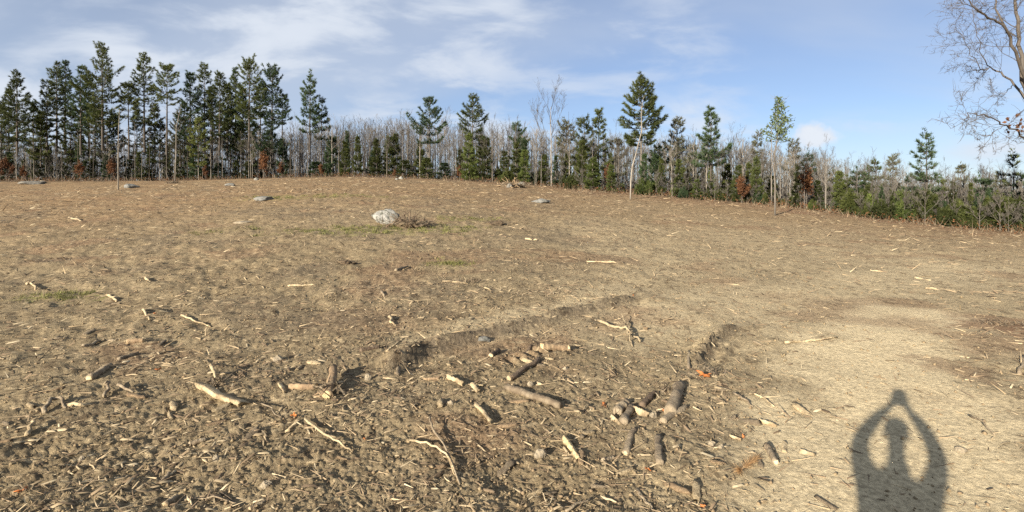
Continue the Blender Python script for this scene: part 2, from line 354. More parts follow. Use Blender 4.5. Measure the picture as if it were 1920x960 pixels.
def rock_mat(name, c0, c1, lich):
    m, nt, b = mat(name); t = ramp(nt, tex(nt, 3.2, 6, .65), .35, .65); c = mixc(nt, t, c0, c1)
    c = mixc(nt, ramp(nt, tex(nt, 7, 6, .75), .46, .60, 0, .85), c, lich); c = mixc(nt, ramp(nt, tex(nt, 60, 3), .4, .7, 0, .4), c, (.12, .115, .10)); nt.links.new(c, b.inputs['Base Color'])
    bump(nt, b, tex(nt, 14, 7, .7), .8, .05); return m
M = {}
M['ground'] = make_ground_mat(); M['clod'] = make_clod_mat(); M['chip'] = chip_mat(); M['mound'] = wood_mat('dark_soil', (.13, .10, .062), (.085, .062, .04), 5)
M['pale_wood'] = wood_mat('pale_wood', (.50, .405, .255), (.38, .295, .18), stain=.8, dark=(.17, .125, .075))
M['cut_wood'] = wood_mat('cut_wood', (.55, .44, .25), (.44, .34, .19), stain=.5, dark=(.24, .18, .11))
M['brown_wood'] = wood_mat('brown_bark', (.34, .25, .15), (.24, .165, .10), stain=.6)
M['grey_wood'] = wood_mat('weathered_wood', (.29, .235, .16), (.19, .148, .10), stain=.5)
M['dark_wood'] = wood_mat('dark_bark', (.17, .125, .085), (.10, .072, .05), stain=.6)
M['bark_pine'] = wood_mat('pine_bark', (.088, .078, .066), (.048, .042, .036), 5)
M['bark_grey'] = wood_mat('grey_bark', (.150, .135, .115), (.095, .084, .072), 6, stain=.35)
M['bark_pale'] = wood_mat('pale_bark', (.27, .245, .21), (.175, .157, .13), 6, stain=.3)
M['bark_oak'] = wood_mat('oak_bark', (.115, .10, .085), (.065, .056, .047), 6, stain=.4)
M['twig_far'] = wood_mat('far_twig_bark', (.118, .110, .097), (.08, .075, .066), 8, stain=.2)
M['twig'] = wood_mat('twig_bark', (.118, .108, .094), (.078, .071, .062), 8, stain=.3)
M['twig_pale'] = wood_mat('pale_twig_bark', (.24, .215, .18), (.17, .15, .125), 8, stain=.2)
M['needle'] = leaf_mat('pine_needles', (.020, .031, .013), (.095, .110, .034))
M['needle_blue'] = leaf_mat('blue_pine_needles', (.022, .040, .021), (.070, .100, .046))
M['needle_yellow'] = leaf_mat('yellow_green_needles', (.055, .072, .020), (.17, .185, .055))
M['needle_dark'] = leaf_mat('spruce_needles', (.016, .030, .016), (.052, .078, .034))
M['needle_grey'] = leaf_mat('grey_green_needles', (.055, .058, .036), (.12, .12, .075))
M['needle_bush'] = leaf_mat('juniper_needles', (.018, .026, .009), (.074, .084, .026), .35)
M['needle_young'] = leaf_mat('young_pine_needles', (.036, .052, .014), (.115, .14, .04), .2)
M['leaf_pale'] = leaf_mat('pale_green_leaves', (.06, .083, .034), (.17, .21, .095), .1, .3)
M['leaf_rust'] = leaf_mat('rust_leaves', (.07, .032, .017), (.165, .078, .038), .25)
M['leaf_orange'] = leaf_mat('orange_leaf', (.36, .12, .04), (.55, .22, .08), .2)
M['dead_needle'] = leaf_mat('dead_needles', (.26, .15, .07), (.48, .32, .17), .1)
M['grass'] = leaf_mat('moss_grass', (.09, .095, .028), (.25, .235, .085), .1)
M['straw'] = leaf_mat('dry_brush', (.085, .064, .045), (.21, .165, .115), .2, .1)
M['rock_pale'] = rock_mat('pale_granite', (.34, .325, .285), (.20, .19, .165), (.06, .062, .044))
M['rock_grey'] = rock_mat('grey_granite', (.20, .192, .172), (.14, .134, .12), (.10, .10, .085))
M['rock_dark'] = rock_mat('dark_rock', (.16, .145, .12), (.10, .09, .075), (.22, .20, .16))
M['stone_tan'] = rock_mat('dusty_stone', (.34, .275, .185), (.27, .215, .14), (.22, .18, .125))

# ------------------------------------------------------------------ the ground: one sheet
def build_ground():
    a0 = R_(52); ang = np.concatenate([np.linspace(-math.pi, -a0, 40)[:-1], np.linspace(-a0, a0, 780), np.linspace(a0, math.pi, 40)[1:-1]])
    r = [.12, .3, .6, .9, 1.2, 1.5, 1.75]
    while r[-1] < 74: r.append(r[-1] + min(max(r[-1] ** 2 / 1013 * 1.35, .006), .14 + r[-1] * .0026))
    r += list(np.geomspace(75, 1500, 34)); r = np.array(r)
    A, Rr = np.meshgrid(ang, r); X = Rr * np.sin(A); Y = Rr * np.cos(A); nr, na = X.shape
    x, y = X.ravel(), Y.ravel(); z = macro(x, y); front = (np.abs(A.ravel()) < R_(56)) & (Rr.ravel() < 90)
    z[front] += micro(x[front], y[front])
    V = np.vstack([np.stack([x, y, z], 1), [[0, 0, 0]]])
    i = np.arange(nr - 1)[:, None] * na; j = np.arange(na)[None]; j2 = (j + 1) % na
    Q = np.stack([i + j, i + na + j, i + na + j2, i + j2], -1).reshape(-1, 4)[:, ::-1]
    T = np.stack([np.full(na, len(V) - 1), (np.arange(na) + 1) % na, np.arange(na)], -1)
    me = mesh_np('ground', V, [Q, T], M['ground'], smooth=True)
    vx, vy = V[:, 0], V[:, 1]; rr = np.hypot(vx, vy); col = 960 + F_PX * vx / np.maximum(vy, 1e-3)
    eY = np.interp(col, EDGE[:, 0], EDGE[:, 1]); beyond = np.where(vy > 1, vy - eY + (fbm(vx * .5, vy * .5, 3, 3) - .5) * 5, -50)
    at = {'sand': np.maximum(sand_mask(vx, vy), .30 * sstep(-.02, .5, vx / np.maximum(vy, .3) + (fbm(vx * .3, vy * .3, 160, 3) - .5) * .6) * (1 - sstep(16, 40, rr)) * (vy > 0)), 'far': sstep(13, 40, rr) * (.55 + .45 * fbm(vx * .12, vy * .12, 9, 3)),
          'litter': np.clip(sstep(-1.5, 2.5, beyond), 0, 1),
          'rust': np.clip(.75 * patch(vx, vy, 1890, 612, .75, .9, 4) + .5 * patch(vx, vy, 1790, 690, .35, .6, 6) + .4 * patch(vx, vy, 1900, 520, 1.2, 1.0, 7) + .35 * patch(vx, vy, 690, 600, 1.0, .9, 8) + .45 * sstep(.60, .75, fbm(vx * .45, vy * .6, 90, 4)) + .45 * sstep(-6, -1, beyond), 0, .85),
          'moss': np.clip(patch(vx, vy, 660, 436, 2.6, .9, 1) + .8 * patch(vx, vy, 800, 428, 2.2, 1.2, 2) + .7 * patch(vx, vy, 520, 370, 3., 2., 3) + .8 * patch(vx, vy, 640, 368, 3.5, 1.6, 12) + .7 * patch(vx, vy, 870, 412, 1.6, 1.4, 13) + .9 * patch(vx, vy, 112, 556, .9, .5, 5) + .8 * patch(vx, vy, 842, 496, .7, .5, 6) + .35 * patch(vx, vy, 420, 433, 2, .8, 16), 0, .9)}
    shade_and_patches = np.zeros(len(vx))
    for tr, wd, am in ((TR1, .13, 1.0), (TR2, .12, .85), (TR3, .10, .45), (TR4, .09, .45), (TR5, .12, .45), (TR6, .14, .35)):  # shaded face of the track ridges, painted as a band of darker soil
        d, s_, a_, L_ = seg_dist(vx, vy, tr); e = np.minimum(sstep(-.1, .3, a_), 1 - sstep(L_ - .3, L_ + .1, a_)); shade_and_patches = np.maximum(shade_and_patches, am * e * (.55 + .7 * fbm(vx * 2.2, vy * 2.2, 170, 2)) * (1 - sstep(.15, 1.15, np.abs(s_ - wd * .3) / wd * (.5 + fbm(vx * 9, vy * 9, 140, 3)))) * (d < .6))
    at['shade_and_patches'] = np.clip(shade_and_patches + .5 * sstep(.54, .76, fbm(vx * .7, vy * .9, 150, 5)) * (1 - .7 * sstep(-.1, .4, vx / np.maximum(vy, .3))), 0, .85)  # random darker soil patches join the painted track shade
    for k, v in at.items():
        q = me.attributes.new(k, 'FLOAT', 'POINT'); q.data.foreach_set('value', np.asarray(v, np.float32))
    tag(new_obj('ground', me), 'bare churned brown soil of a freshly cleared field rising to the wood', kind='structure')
build_ground()

# ------------------------------------------------------------------ trees: meshes
def pine_mesh(H, cb, Rad, seed, needle, bark='bark_pine', gap=.62, dens=9., up=0., prof='pine', tuft=.34, dead=True, lean=0., fill=1.):
    """trunk mesh and crown mesh of a pine of height H with its crown from cb up and radius Rad"""
    rg = np.random.RandomState(seed); tr = Geo(); cr = Geo()
    n = 9; zz = np.linspace(-.4, H, n); wob = np.cumsum(rg.normal(size=(n, 2)) * .012 * H / 10, 0); wob[:2] = 0
    ax = np.stack([wob[:, 0] + lean * (zz / H) ** 1.5, wob[:, 1], zz], 1); r0 = .011 * H + .02
    tr.tube(ax, r0 * (1 - .93 * np.clip(zz / H, 0, 1)), 7, bump=.08, rng=rg)
    def axis(z): return np.array([np.interp(z, zz, ax[:, 0]), np.interp(z, zz, ax[:, 1]), z])
    if dead:
        for z in np.arange(max(1.2, cb * .25), cb + .4, .45):
            for _ in range(rg.randint(1, 4)):
                a = rg.uniform(0, 6.28); L = rg.uniform(.3, 1.1) * min(1, Rad * .6); p = axis(z + rg.uniform(-.2, .2)); d = np.array([math.cos(a), math.sin(a), rg.uniform(-.15, .35)])
                cr.tube([p, p + d * L * .6, p + d * L + [0, 0, rg.uniform(-.1, .1)]], [.018, .012, .005], 3, 0, False)
    P = []; D = []; TT = []; z = cb
    while z < H - .15:
        t = (z - cb) / (H - cb)
        if prof == 'pine': pr = (.62 + 1.5 * t if t < .25 else (1.02 * ((1 - t) / .75) ** .8)) + .05
        elif prof == 'cone': pr = (1 - t) ** .9 + .05
        elif prof == 'round': pr = (.75 + 1.0 * t if t < .25 else math.sqrt(max(0, 1 - ((t - .25) / .78) ** 2))) + .03
        else: pr = (.8 if t < .3 else .85 * ((1 - t) / .7) ** .65) + .08
        nb = rg.randint(4, 7); whorl = rg.uniform(.8, 1.15); a0 = rg.uniform(0, 6.28)
        for b in range(nb):
            if rg.rand() > .94 * fill: continue
            a = a0 + b * 6.28 / nb + rg.normal() * .25; L = max(.16, Rad * pr * whorl * rg.uniform(.5, 1.12)); e = R_(6 + 54 * t ** 1.2 + rg.normal() * 8 + up)
            p0 = axis(z + rg.uniform(-.1, .1)); s = np.linspace(0, 1, 5); hd = np.array([math.cos(a), math.sin(a), 0])
            crv = lambda q: p0 + np.outer(np.atleast_1d(q) * L, hd) * math.cos(e * .6) + np.outer(L * (math.tan(e) * .75 * np.atleast_1d(q) + .20 * np.atleast_1d(q) ** 2.2 - .10 * np.sin(3.14 * np.atleast_1d(q))), [0, 0, 1.])
            cr.tube(crv(s), .012 + .014 * L * (1 - s * .85), 3, 0, False)
            k = int(L * dens * 1.9 * (1 + .25 * L)) + 5; q = rg.uniform(.22, 1, k) ** .75; q[:2] = 1
            side = rg.uniform(-1, 1, k) * (.42 * L * (1.08 - q) + .10); perp = np.array([-hd[1], hd[0], 0])
            pos = crv(q) + side[:, None] * perp + hd * (np.abs(side) * .35)[:, None] + rg.normal(size=(k, 3)) * [.04, .04, .03]
            P.append(pos); D.append(hd * .8 + perp * (np.sign(side) * .55)[:, None] * (np.abs(side)[:, None] > .06) + [0, 0, .35 + .5 * t])
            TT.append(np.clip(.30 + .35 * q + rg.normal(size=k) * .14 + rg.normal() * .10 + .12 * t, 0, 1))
        z += gap * rg.uniform(.75, 1.25) * (1 - .45 * t)
    top = axis(H); P.append(top + rg.normal(size=(6, 3)) * [.05, .05, .12] - [0, 0, .12]); D.append(np.tile([0, 0, 1.], (6, 1))); TT.append(np.full(6, .7))
    P = np.concatenate(P); D = unit(np.concatenate(D)); TT = np.concatenate(TT); K = 8
    pos = np.repeat(P, K, 0); dr = unit(np.repeat(D, K, 0) * .95 + unit(rg.normal(size=(len(pos), 3))) * .72 + [0, 0, .15])
    V, T = blades(pos, dr, rg.uniform(.5, 1.25, len(pos)) * tuft, tuft * .16, rg)
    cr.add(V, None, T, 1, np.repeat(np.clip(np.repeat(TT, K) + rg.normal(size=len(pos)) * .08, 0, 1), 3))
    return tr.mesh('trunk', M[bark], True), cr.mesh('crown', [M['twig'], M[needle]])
def bare_mesh(H, seed, bark='bark_grey', twig='twig', spread=.5, first=.3, fork=0, thick=1., leafs=None):
    rg = np.random.RandomState(seed); tr = Geo(); cr = Geo(); LV = []
    n = 8; zz = np.linspace(-.3, H * .9, n); wob = np.cumsum(rg.normal(size=(n, 2)) * .016 * H / 8, 0); wob[:2] = 0
    ax = np.stack([wob[:, 0], wob[:, 1], zz], 1); r0 = (.0075 * H + .015) * thick
    tr.tube(ax, r0 * (1 - .86 * np.clip(zz / H, 0, 1)), 6, bump=.07, rng=rg)
    def grow(p, d, L, r, lev):
        m = 4; pts = [p]; dd = d.copy()
        for _ in range(m):
            dd = unit(dd + rg.normal(size=3) * .17 + [0, 0, .10]); pts.append(pts[-1] + dd * L / m)
        pts = np.array(pts); cr.tube(pts, r * np.linspace(1, .35 if lev < 2 else .3, m + 1), 4 if lev == 0 else 3, 0, False)
        if lev >= 3:
            LV.append(pts[-1]); return
        for _ in range((rg.randint(5, 8), rg.randint(4, 7), rg.randint(3, 6))[lev]):
            q = rg.uniform(.25, 1); i = min(int(q * m), m - 1); pp = pts[i] + (pts[i + 1] - pts[i]) * (q * m - i)
            base = unit(pts[i + 1] - pts[i]); nd = unit(base + unit(rg.normal(size=3)) * rg.uniform(.5, .85) + [0, 0, .12])
            grow(pp, nd, L * rg.uniform(.38, .62) * (1.1 - .45 * q), max(r * .5 * (1 - .4 * q), .009), lev + 1)
    nl = rg.randint(9, 13)
    for k in range(nl):
        q = first + (.98 - first) * (k + rg.uniform(0, .8)) / nl; z = q * H * .9; p = np.array([np.interp(z, zz, ax[:, 0]), np.interp(z, zz, ax[:, 1]), z]); a = k * 2.4 + rg.uniform(-.5, .5)
        e = rg.uniform(.45, .95) + .35 * q; d = np.array([math.cos(a) * math.cos(e), math.sin(a) * math.cos(e), math.sin(e)])
        grow(p, d, H * spread * rg.uniform(.5, .85) * (1.15 - .65 * q), r0 * .42 * (1.1 - .7 * q) + .008, 1 if q < first + .12 else 0 if q < .75 else 1)
    mats = [M[twig]]
    if leafs:
        LV = np.array(LV); pos = np.repeat(LV, 3, 0) + rg.normal(size=(len(LV) * 3, 3)) * .12
        V, T = leaves(pos, unit(rg.normal(size=pos.shape)), .16, .11, rg); cr.add(V, None, T, 1, np.repeat(rg.uniform(0, 1, len(pos)), 4)); mats.append(M[leafs])
    return tr.mesh('trunk', M[bark], True), cr.mesh('crown', mats)
def bush_mesh(Hh, Rad, seed, needle, lobes=9, n=620, tuft=.22, stems=True):
    """a bushy young evergreen or shrub: several leaders, each a ragged spire of sprays"""
    rg = np.random.RandomState(seed); st = Geo(); cr = Geo(); P = []; D = []; TT = []
    for k in range(lobes):
        a = rg.uniform(0, 6.28); rr = Rad * .62 * math.sqrt(rg.rand()); bx = np.array([math.cos(a) * rr, math.sin(a) * rr, 0]); h = Hh * rg.uniform(.55, 1.) * (1 - .35 * rr / Rad)
        tip = bx * 1.25 + [rg.normal() * .1, rg.normal() * .1, h]; st.tube([bx * .35 + [0, 0, -.2], bx * .8 + [0, 0, h * .45], tip], [.03, .02, .006], 4)
        m = n // lobes; q = rg.uniform(.04, 1, m) ** .8; wdt = Rad * .50 * (1 - q) ** .7 + .07; aa = rg.uniform(0, 6.28, m); out = np.stack([np.cos(aa), np.sin(aa), np.zeros(m)], 1)
        c = np.outer(1 - q, bx * .5 + bx * .4) + np.outer(q, tip); c[:, 2] = q * h
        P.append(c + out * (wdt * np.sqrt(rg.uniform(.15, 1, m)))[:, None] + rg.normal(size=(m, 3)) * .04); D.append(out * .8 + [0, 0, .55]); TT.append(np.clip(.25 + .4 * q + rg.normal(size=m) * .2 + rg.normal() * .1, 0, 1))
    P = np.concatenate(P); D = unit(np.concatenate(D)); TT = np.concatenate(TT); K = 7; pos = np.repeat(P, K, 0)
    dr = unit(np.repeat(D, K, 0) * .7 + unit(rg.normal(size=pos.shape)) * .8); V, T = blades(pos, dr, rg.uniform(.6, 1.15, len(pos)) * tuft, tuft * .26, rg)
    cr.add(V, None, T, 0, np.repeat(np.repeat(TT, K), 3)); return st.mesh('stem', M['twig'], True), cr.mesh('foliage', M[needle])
def place_tree(name, meshes, loc, label, cat, group, rotz=0., scale=1., parts=('trunk', 'crown'), sxy=None):
    o = new_obj(name, None, None, loc); o.rotation_euler[2] = rotz; s = sxy or scale; o.scale = (s, s, scale); o.empty_display_size = .3
    for nm, me in zip(parts, meshes): new_obj(nm, me, o)
    return tag(o, label, cat, group)
def top_h(px, top, Y):
    X = (px - 960) / F_PX * Y; b = m1(X, Y); return X, b, EYE + (HOR - top) / F_PX * Y - b
LANDMARKS = []          # (column, short phrase) of trees that one can find

# ------------------------------------------------------------------ the pines, one by one: column, top row, crown base row, crown width, metres behind the field edge
PINES = [
 (2, 198, 300, 60, 3, 'needle', 'pine', 'dark pine cut off by the left picture edge, its crown low'),
 (31, 137, 262, 58, 1, 'needle', 'pine', 'tall full pine, first one in from the left picture edge'),
 (62, 190, 285, 50, 8, 'needle_dark', 'pine', 'shorter dark pine tucked behind the first tall pine on the left'),
 (88, 150, 255, 46, 3, 'needle', 'slim', 'ragged pine with a one-sided crown beside the twin-topped pine'),
 (106, 118, 238, 48, 5, 'needle', 'pine', 'left one of a close pair of tall pines'),
 (122, 116, 215, 34, 9, 'needle_blue', 'slim', 'right one of a close pair of tall pines, thin and open'),
 (151, 126, 245, 40, 2, 'needle_dark', 'slim', 'dark narrow pine pressed against the tallest pine'),
 (193, 88, 235, 76, 1, 'needle', 'pine', 'tallest pine of all with a broad bushy crown'),
 (178, 190, 305, 60, 5, 'needle', 'pine', 'lower dense pine at the foot of the tallest pine'),
 (212, 215, 312, 50, 9, 'needle_dark', 'cone', 'small dense pine to the right below the tallest pine'),
 (241, 158, 222, 44, 2, 'needle_yellow', 'pine', 'yellowish green pine with a small crown on a thin trunk'),
 (271, 104, 232, 54, 3, 'needle', 'pine', 'tall pine with a layered crown right of the yellowish pine'),
 (290, 195, 290, 34, 9, 'needle_grey', 'slim', 'thin greyish pine between two taller pines'),
 (312, 124, 196, 50, 2, 'needle', 'pine', 'pine with a compact top on a long bare trunk'),
 (338, 215, 300, 40, 4, 'needle_grey', 'slim', 'low sparse pine right of the long bare trunk'),
 (356, 137, 262, 44, 4, 'needle_dark', 'slim', 'dark pine at the left end of the crowded row'),
 (384, 120, 235, 36, 7, 'needle', 'slim', 'narrow spire-topped pine in the crowded row'),
 (372, 225, 310, 44, 2, 'needle_yellow', 'pine', 'short olive pine filling the foot of the crowded row'),
 (411, 136, 255, 44, 3, 'needle', 'pine', 'round-topped pine in the middle of the crowded row'),
 (432, 205, 300, 42, 6, 'needle_dark', 'slim', 'dark lower pine in the shade of the crowded row'),
 (441, 130, 250, 38, 9, 'needle_blue', 'slim', 'pale thin pine just behind the big crown of the crowded row'),
 (467, 112, 222, 64, 2, 'needle', 'pine', 'big-crowned pine standing highest in the crowded row'),
 (462, 232, 310, 44, 6, 'needle', 'pine', 'low bushy pine under the highest crown of the crowded row'),
 (511, 124, 232, 52, 3, 'needle_blue', 'pine', 'tall pine closing the crowded row with open layered sides'),
 (508, 238, 285, 38, 2, 'needle_dark', 'cone', 'dense dark young pine at the trunk of the row-closing pine'),
 (530, 178, 232, 30, 7, 'needle', 'slim', 'small sparse pine just beyond the end of the crowded row'),
 (581, 142, 250, 50, 2, 'needle_blue', 'layer', 'lone open-layered pine standing clear of the crowded row'),
 (603, 184, 262, 34, 4, 'needle_dark', 'layer', 'smaller dark pine leaning against the lone layered pine'),
 (806, 188, 268, 60, 3, 'needle_blue', 'pine', 'broad pine rising from the bare grey wood'),
 (887, 182, 262, 54, 2, 'needle', 'pine', 'pine with drooping ragged sides above a bright young pine'),
 (972, 232, 300, 40, 5, 'needle_dark', 'slim', 'dark shaggy pine left of the big pale bare tree'),
 (1062, 226, 310, 44, 7, 'needle_grey', 'slim', 'grey-green pine just right of the big pale bare tree'),
 (1096, 222, 310, 40, 4, 'needle', 'slim', 'left top of a pair of pines left of the great pine'),
 (1122, 210, 318, 42, 5, 'needle', 'slim', 'right top of a pair of pines left of the great pine'),
 (1202, 150, 272, 78, 3, 'needle', 'pine', 'great broad pine with a pale curved trunk'),
 (1270, 226, 322, 44, 7, 'needle_grey', 'slim', 'greyish thin pine behind the great broad pine'),
 (1333, 205, 310, 60, 2, 'needle_blue', 'cone', 'conical dark blue-green spruce-like pine with layered boughs'),
 (1419, 250, 335, 34, 6, 'needle_grey', 'slim', 'grey-green pine left of the tall leafy sapling'),
 (1487, 262, 330, 40, 8, 'needle_grey', 'slim', 'greyish pine behind the crown of the tall leafy sapling'),
 (1516, 286, 350, 32, 8, 'needle_dark', 'slim', 'small dark pine below the white cloud'),
 (1606, 314, 372, 26, 5, 'needle_dark', 'cone', 'small dark fir top above the green thicket'),
 (1641, 297, 370, 36, 8, 'needle', 'pine', 'left one of two small pines above the green thicket'),
 (1674, 293, 372, 34, 8, 'needle_grey', 'slim', 'right one of two small pines above the green thicket'),
 (1738, 251, 378, 58, 3, 'needle_blue', 'pine', 'layered pine with upswept boughs standing alone in the sky'),
 (1726, 322, 400, 34, 5, 'needle_dark', 'slim', 'dark ragged pine at the foot of the upswept layered pine'),
 (1802, 311, 375, 32, 8, 'needle_grey', 'slim', 'grey small pine right of the upswept layered pine'),
 (1832, 332, 400, 28, 5, 'needle_dark', 'cone', 'narrow dark fir over the thicket at far right'),
 (16, 168, 275, 46, 9, 'needle', 'pine', 'pine behind and left of the first tall pine'),
 (76, 212, 300, 44, 3, 'needle_yellow', 'pine', 'olive lower pine left of the ragged one-sided pine'),
 (133, 208, 300, 44, 7, 'needle', 'pine', 'lower pine filling the gap right of the close pair'),
 (166, 140, 250, 44, 8, 'needle', 'pine', 'pine crown half hidden behind the tallest pine on its left'),
 (256, 212, 300, 40, 7, 'needle_dark', 'pine', 'dark lower pine under the tall layered pine'),
 (300, 228, 305, 40, 5, 'needle', 'pine', 'bushy low pine left of the long bare trunk'),
 (398, 165, 280, 44, 9, 'needle_dark', 'pine', 'dark pine deep inside the crowded row'),
 (425, 160, 275, 44, 6, 'needle', 'pine', 'pine left of the highest crown in the crowded row'),
 (488, 160, 270, 48, 6, 'needle_dark', 'pine', 'dark pine right below the highest crown of the row'),
 (456, 168, 290, 44, 10, 'needle_dark', 'pine', 'shaded pine behind the highest crown of the row'),
 (346, 190, 290, 40, 9, 'needle', 'pine', 'pine behind the left end of the crowded row'),
 (1158, 262, 330, 44, 6, 'needle_grey', 'pine', 'grey green pine left under the great broad pine'),
 (1236, 272, 340, 44, 8, 'needle_dark', 'pine', 'dark pine right under the great broad pine'),
 (1300, 275, 345, 36, 8, 'needle_grey', 'slim', 'thin grey green pine left behind the conical one'),
 (1562, 318, 372, 28, 6, 'needle_grey', 'slim', 'small grey green pine right below the white cloud'),
 (1588, 330, 380, 24, 4, 'needle', 'cone', 'little green fir left of the small dark fir top'),
 (1622, 325, 385, 28, 4, 'needle_dark', 'cone', 'little dark fir between the fir top and the two small pines'),
 (1700, 330, 390, 28, 6, 'needle_dark', 'slim', 'dark little pine left of the upswept layered pine'),
 (1766, 336, 392, 26, 6, 'needle', 'slim', 'little green pine right of the upswept layered pine'),
 (1850, 340, 400, 30, 4, 'needle_dark', 'cone', 'squat dark fir right of the narrow dark fir'),
 (1875, 325, 385, 26, 7, 'needle_grey', 'slim', 'thin grey pine left of the thin-trunked one'),
 (1916, 330, 400, 30, 4, 'needle_dark', 'slim', 'dark pine cut by the right picture edge'),
 (1899, 296, 372, 32, 5, 'needle', 'slim', 'thin-trunked pine close to the right picture edge'),
]
for i, (px, top, cbp, wd, off, nd, prof, lab) in enumerate(PINES):
    Y = edge_Y(px) + off; X, b, H = top_h(px, top, Y); cb = EYE + (HOR - cbp) / F_PX * Y - b
    th = math.atan(abs(px - 960) / F_PX); Rad = wd / 2 / F_PX * Y * math.cos(th) * (1.42 if px < 560 else 1.25)
    kw = dict(pine=dict(gap=.74, prof='pine'), slim=dict(gap=.66, prof='slim', fill=.85), cone=dict(gap=.52, prof='cone'), layer=dict(gap=1.0, prof='pine', dens=11, up=4))[prof]
    if px == 1202: kw = dict(gap=.5, prof='pine', dens=12)
    ms = pine_mesh(H, max(cb, H * .15), Rad, 100 + i, nd, bark='bark_grey' if px == 1202 else 'bark_pine', tuft=.29 if Rad > 1 else .24, **kw)
    place_tree('pine_tree', ms, (X, Y, b), lab, 'pine', 'tall evergreens along the field edge', 0)
    if wd > 43 and off < 5: LANDMARKS.append((px, lab))

# ------------------------------------------------------------------ where a tree stands, said with things one can find
SPOTS = [(-10, 'the left picture edge'), (31, 'the first tall pine from the left'), (112, 'the close pair of tall pines'), (193, 'the tallest pine'), (241, 'the yellowish pine'), (272, 'the tall layered pine'), (312, 'the pine with the long bare trunk'),
         (384, 'the spire-topped pine'), (467, 'the highest crown of the crowded row'), (511, 'the pine closing the crowded row'), (581, 'the lone layered pine'), (640, 'the crest of the field'), (700, 'the boulder'), (806, 'the broad pine over the grey wood'),
         (887, 'the pine above the bright young pine'), (972, 'the dark shaggy pine'), (1034, 'the big pale bare tree'), (1110, 'the pair of pines'), (1202, 'the great broad pine'), (1333, 'the conical spruce-like pine'), (1453, 'the tall leafy sapling'), (1530, 'the white cloud'), (1606, 'the small dark fir top'),
         (1657, 'the two small pines'), (1738, 'the upswept layered pine'), (1802, 'the grey small pine'), (1832, 'the narrow dark fir'), (1899, 'the right picture edge')]
def spot(px):
    d, s = min((abs(px - q), (q, t)) for q, t in SPOTS); q, t = s
    if 'edge' in t and 'picture' in t: return 'close to ' + t
    if d < 7: return 'in line with ' + t
    return ('just ' if d < 20 else '') + ('left of ' if px < q else 'right of ') + t

# ------------------------------------------------------------------ leafless trees
BARE = [bare_mesh(10, 200 + k, 'bark_grey' if k % 3 else 'bark_pale', 'twig' if k % 3 else 'twig_pale', (.50, .58, .46, .54, .66, .5)[k], (.35, .3, .5, .4, .28, .45)[k]) for k in range(6)]
POLE = [bare_mesh(10, 230 + k, ('bark_pale', 'bark_grey', 'bark_pine')[k], 'twig', .17, .55, thick=.6) for k in range(3)]
rb = np.random.RandomState(7)
big = bare_mesh(10, 251, 'bark_pale', 'twig', .85, .22, thick=1.05)
for px, top, off, ms, lab in [
    (1034, 184, 1.5, big, 'big pale bare tree with a wide fan of twigs against the sky'),
    (1547, 268, 3.0, BARE[4], 'spreading bare tree with a pale forked trunk below the white cloud'),
    (1376, 246, 6.0, BARE[4], 'bare tree with a round crown right of the conical spruce-like pine'),
    (552, 226, 3.0, BARE[1], 'dark-limbed bare tree between the crowded row and the lone layered pine'),
    (1005, 228, 3.0, BARE[3], 'slender bare tree leaning on the left of the big pale bare tree')]:
    Y = edge_Y(px) + off; X, b, H = top_h(px, top, Y)
    place_tree('bare_tree', ms, (X, Y, b), lab, 'tree', 'single leafless trees', rb.uniform(0, 6), H / 10, sxy=H / 10 * (.9 if ms is big else .8))
TOPS = np.array([(-60, 255), (250, 262), (530, 240), (600, 222), (700, 218), (860, 226), (930, 226), (1000, 240), (1100, 246), (1200, 250), (1300, 250), (1400, 258), (1500, 270), (1580, 294), (1700, 304), (1800, 312), (1960, 316)], float)
for k in range(190):
    px = -30 + k * 1990 / 189 + rb.uniform(-9, 9); off = rb.choice([2, 5, 9, 14]) + rb.uniform(-1, 2)
    if 590 < px < 900 and k % 2: off += 6
    Y = edge_Y(px) + off; X, b, H = top_h(px, np.interp(px, TOPS[:, 0], TOPS[:, 1]) + rb.uniform(-10, 26), Y); th = math.atan(abs(px - 960) / F_PX)
    ms = BARE[rb.randint(6)]; place_tree('bare_tree', ms, (X, Y, b), ('pale' if ms in (BARE[0], BARE[3]) else 'grey') + ' leafless tree ' + spot(px), 'tree', 'leafless trees of the wood', rb.uniform(0, 6.28), H / 10, sxy=H / 10 * rb.uniform(.8, 1.1) * math.cos(th) ** .5)
for k in range(80):
    px = -20 + (k * 560 / 49 if k < 50 else 560 + (k - 50) * 1380 / 29) + rb.uniform(-6, 6); off = rb.uniform(.5, 9)
    Y = edge_Y(px) + off; X, b, H = top_h(px, (rb.uniform(205, 275) if px < 560 else np.interp(px, TOPS[:, 0], TOPS[:, 1]) + rb.uniform(25, 75)), Y)
    ms = POLE[rb.randint(3)]; place_tree('pole_tree', ms, (X, Y, b), ('pale', 'grey', 'dark')[POLE.index(ms)] + ' thin pole-like bare tree ' + spot(px), 'tree', 'thin pole trees at the wood edge', rb.uniform(0, 6.28), H / 10, sxy=H / 10)

